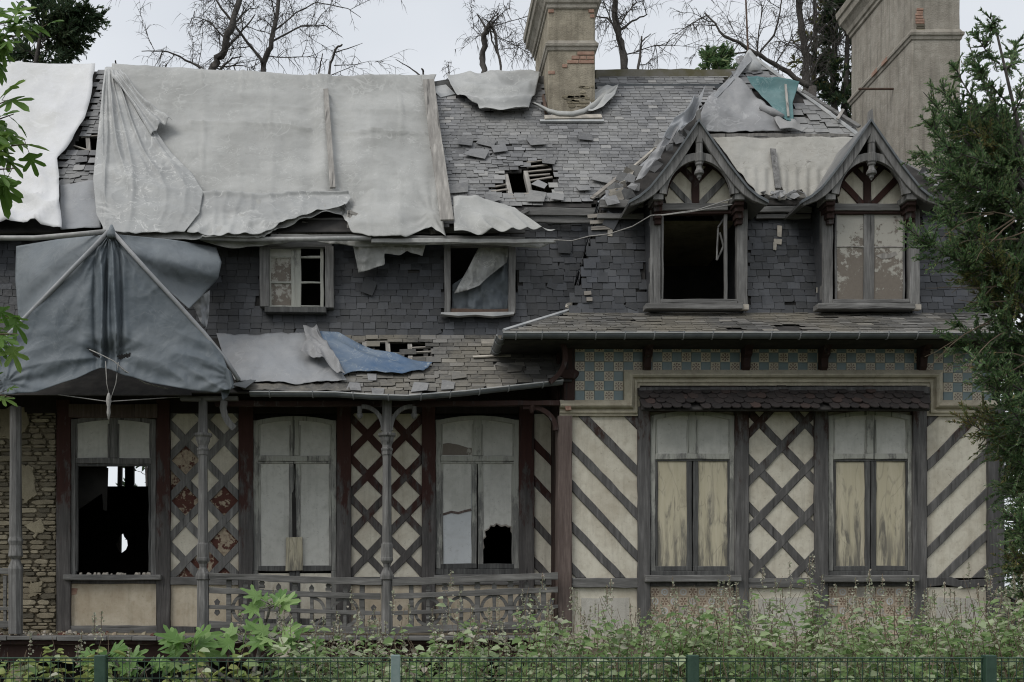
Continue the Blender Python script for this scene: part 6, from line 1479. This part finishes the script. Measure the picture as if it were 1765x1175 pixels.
# tree at the left edge
PAL = lobed(5, .72, 1.3); e = empty('broadleaf_tree', (-4.6, 9.4, 0)); tag(e, 'broad-leaved tree whose bright green boughs reach in at the left edge', 'tree')
st = MB(); lf = MB(); rr = random.Random(51); YT_ = 9.4
st.tube([Vector((-4.6, YT_, -.05)), Vector((-4.55, YT_, 2)), Vector((-4.7, YT_, 4.5)), Vector((-4.5, YT_, 7.0))], [.12, .1, .08, .05], 8)
for (a, b, n, sz) in (((-190, 120), (34, 36), 16, .18), ((-190, 140), (66, 58), 15, .18), ((-190, 160), (14, 75), 15, .18), ((-190, 320), (14, 172), 9, .24), ((-190, 340), (44, 248), 10, .24), ((-190, 360), (28, 290), 9, .22), ((-190, 330), (8, 215), 9, .24), ((-190, 380), (-4, 296), 9, .22), ((-190, 330), (24, 196), 7, .22), ((-190, 620), (12, 545), 10, .19), ((-190, 640), (30, 575), 9, .18), ((-190, 660), (0, 520), 6, .13), ((-190, 700), (22, 685), 6, .13), ((-190, 720), (2, 655), 7, .12), ((-190, 500), (-10, 480), 5, .14)):
    A, B = at(*a, YT_), at(*b, YT_-.3+.6*rr.random()); mid = A.lerp(B, .5)+Vector((0, 0, .12)); pts = [A, mid, A.lerp(B, .8)+Vector((0, 0, .06)), B]
    st.tube(pts, [.025, .014, .008, .004], 5)
    for i in range(n):
        f = rr.uniform(.55, 1); p = (A.lerp(B, f))+Vector((0, 0, .04)); d = rv(rr)+Vector((.3, 0, -.35)); q = p+d.normalized()*rr.uniform(.04, .12); st.tube([p, q], .003, 3, cap=False)
        big_leaf(lf, q, d, Vector((rr.uniform(-.4, .4), -.6, .8)), sz*rr.uniform(.6, 1.1), PAL, cup=.3)
for i in range(34):
    z = rr.uniform(2.6, 7.6); A = Vector((-4.6, YT_, z-.4)); an = rr.uniform(1.9, 4.6); ln = rr.uniform(.5, 1.5); B = Vector((-4.6+math.cos(an)*ln*.8-.25, YT_+math.sin(an)*ln, z+rr.uniform(-.1, .5)))
    st.tube([A, A.lerp(B, .5)+Vector((0, 0, .1)), B], [.02, .012, .004], 5)
    for k in range(15):
        p = A.lerp(B, rr.uniform(.4, 1)); d = rv(rr)+Vector((0, 0, -.3)); q = p+d.normalized()*rr.uniform(.04, .14); big_leaf(lf, q, d, Vector((rr.uniform(-.4, .4), -.5, .8)), rr.uniform(.12, .2), PAL, cup=.3)
st.build('branches', STEM, e, smooth=True)['kind'] = 'stuff'; lf.build('foliage', LEAFT, e)['kind'] = 'stuff'

# --- shrubs behind and in front of the fence
def shrub(name, label, u0, u1, vtop, seed, n, Y0=8.5, Y1=11.5, lsz=.07, spikes=.22, yel=.0, vspread=60):
    rr = random.Random(seed); uc = (u0+u1)/2; e = empty(name, (at(uc, 1100, (Y0+Y1)/2).x, (Y0+Y1)/2, 0)); tag(e, label, 'shrub', 'shrubs along the fence'); st = MB(); P, D, U, LL, WW, MI = [], [], [], [], [], []
    for i in range(n):
        Y = rr.uniform(Y0, Y1); u = rr.uniform(u0, u1); cl = fbm(u*.022, Y*.5, seed*.1); vt = vtop(u)+rr.random()**1.5*vspread*1.9-10-60*cl; 
        sp_ = rr.random() < spikes
        tall_ = rr.random() < .16
        if tall_: vt = vtop(u)-rr.uniform(5, 72)*(.6+cl); sp_ = rr.random() < .7
        top = at(u, vt, Y); g_ = Vector((top.x+rr.uniform(-.35, .35), Y+rr.uniform(-.2, .2), max(.0, top.z-1.3))); k = 8; pts = [g_.lerp(top, i_/k)+Vector((.10*math.sin(i_*.8+i)*(i_/k), 0, 0))+rv(rr)*.015 for i_ in range(k+1)]
        st.tube(pts, [.008-.006*i_/k for i_ in range(k+1)], 4, cap=False)
        ln = (top-g_).length; nl = int(ln*(46 if not tall_ else 30))
        for j in range(nl):
            f = rr.uniform(.12, .93); i_ = min(k-1, int(f*k)); p = pts[i_].lerp(pts[i_+1], f*k-i_); a = rr.random()*6.28
            out_ = Vector((math.cos(a), math.sin(a), rr.uniform(-.25, .3))); off = rr.uniform(.0, .17)*(1.15-f)
            p = p+out_*off; P.append(p); D.append(out_+Vector((0, 0, -.1))+rv(rr)*.3); U.append(Vector((0, -.35, 1))+rv(rr)*.45); l_ = lsz*rr.choice((.55, .7, .9, 1.0, 1.35))*rr.uniform(.8, 1.15); LL.append(l_); WW.append(l_*rr.uniform(.55, .8)); MI.append(2 if rr.random() < yel else (1 if rr.random() < .05+.22*(f > .8) else 0))
        if sp_:
            for j in range(26):
                f = rr.random(); p = top+Vector((0, 0, .20*f-.05))+rv(rr)*.028*(1.1-f); P.append(p); D.append(rv(rr)+Vector((0, 0, .3))); U.append(rv(rr)); l_ = .022*rr.uniform(.6, 1.3); LL.append(l_); WW.append(l_*.8); MI.append(1)
            st.tube([top, top+Vector((0, 0, .16))], .003, 3, cap=False)
    st.build('stems', STEM, e)['kind'] = 'stuff'; leafcloud('foliage', [LEAFS, LEAFW, LEAFY], P, D, U, LL, WW, e, mi=MI, fold=.18)['kind'] = 'stuff'; return e
top_r = lambda u: float(np.interp(u, [480, 540, 620, 700, 760, 830, 900, 980, 1060, 1200, 1350, 1500, 1600, 1680, 1765, 1900], [1125, 1106, 1088, 1104, 1080, 1086, 1070, 1084, 1070, 1060, 1054, 1060, 1062, 1064, 1044, 1024]))
shrub('shrub', 'pale leafy shrub right of the fig, before the middle veranda post', 500, 700, lambda u: top_r(u)+15, 61, 100)
shrub('shrub', 'tall flowering shrub before the right half of the balustrade', 700, 960, top_r, 62, 105)
shrub('shrub', 'leafy shrub before the wing corner post and first window', 960, 1250, top_r, 63, 200)
shrub('shrub', 'leafy shrub before the crossed timbers of the wing', 1250, 1520, top_r, 64, 190)
shrub('shrub', 'leafy shrub at the lower right under the cypress', 1520, 1860, top_r, 65, 245)
shrub('shrub', 'low yellow-green plants at the foot of the fence, lower left', -40, 440, lambda u: 1150, 66, 70, 8.3, 9.0, .09, .05, .7, 25)
shrub('shrub', 'sparse flowering shoots poking up beside the fig leaves', 460, 600, lambda u: 1100, 67, 34, 8.4, 9.5, .075, .4)

# --- green wire fence
YF = 8.0; zt = at(0, 1133, YF).z
fe = empty('wire_fence', (at(880, 0, YF).x, YF, 0)); tag(fe, 'green welded wire fence along the bottom of the picture', 'fence')
for u, mt, hw in ((175, FENCE, .043), (682, FENCEP, .036), (1193, FENCE, .041), (-335, FENCE, .041), (1703, FENCE, .041)):
    x = at(u, 0, YF).x; MB().box(x-hw, x+hw, YF-.05, YF+.03, -.1, zt+.02).build('post', mt, fe, bevel=.006)
for a, b in ((-335, 175), (175, 682), (682, 1193), (1193, 1703), (1703, 2210)):
    m = MB(); x0, x1 = at(a, 0, YF).x+.045, at(b, 0, YF).x-.045; k = int((x1-x0)/.055)
    for i in range(k+1): x = x0+(x1-x0)*i/k; m.tube([Vector((x, YF, -.05)), Vector((x, YF, zt-.005))], .0032, 4, cap=False)
    for z in np.arange(zt-.03, 0, -.125): m.tube([Vector((x0, YF-.006, z)), Vector((x1, YF-.006, z))], .0036, 4, cap=False)
    m.tube([Vector((x0, YF-.008, zt-.004)), Vector((x1, YF-.008, zt-.004))], .0055, 5, cap=False)
    m.build('wire_panel', FENCE, fe)
# stair rail beyond the right corner
sr = empty('stair_rail', at(1760, 1060, 16.6)); tag(sr, 'short dark sloping stair rail at the right corner of the house', 'railing')
timber('handrail', (1728, 1018), (1800, 1058), 8, 16.6, .08, GREYH, sr); timber('string_board', (1728, 1060), (1800, 1092), 20, 16.62, .06, DARKW, sr); timber('baluster', (1748, 1030), (1748, 1160), 6, 16.63, .05, DARKW, sr)
MB().box(at(1750, 0, 16.63).x-.05, at(1750, 0, 16.63).x+.05, 16.7, 16.8, -.05, .9).build('support', DARKW, sr)
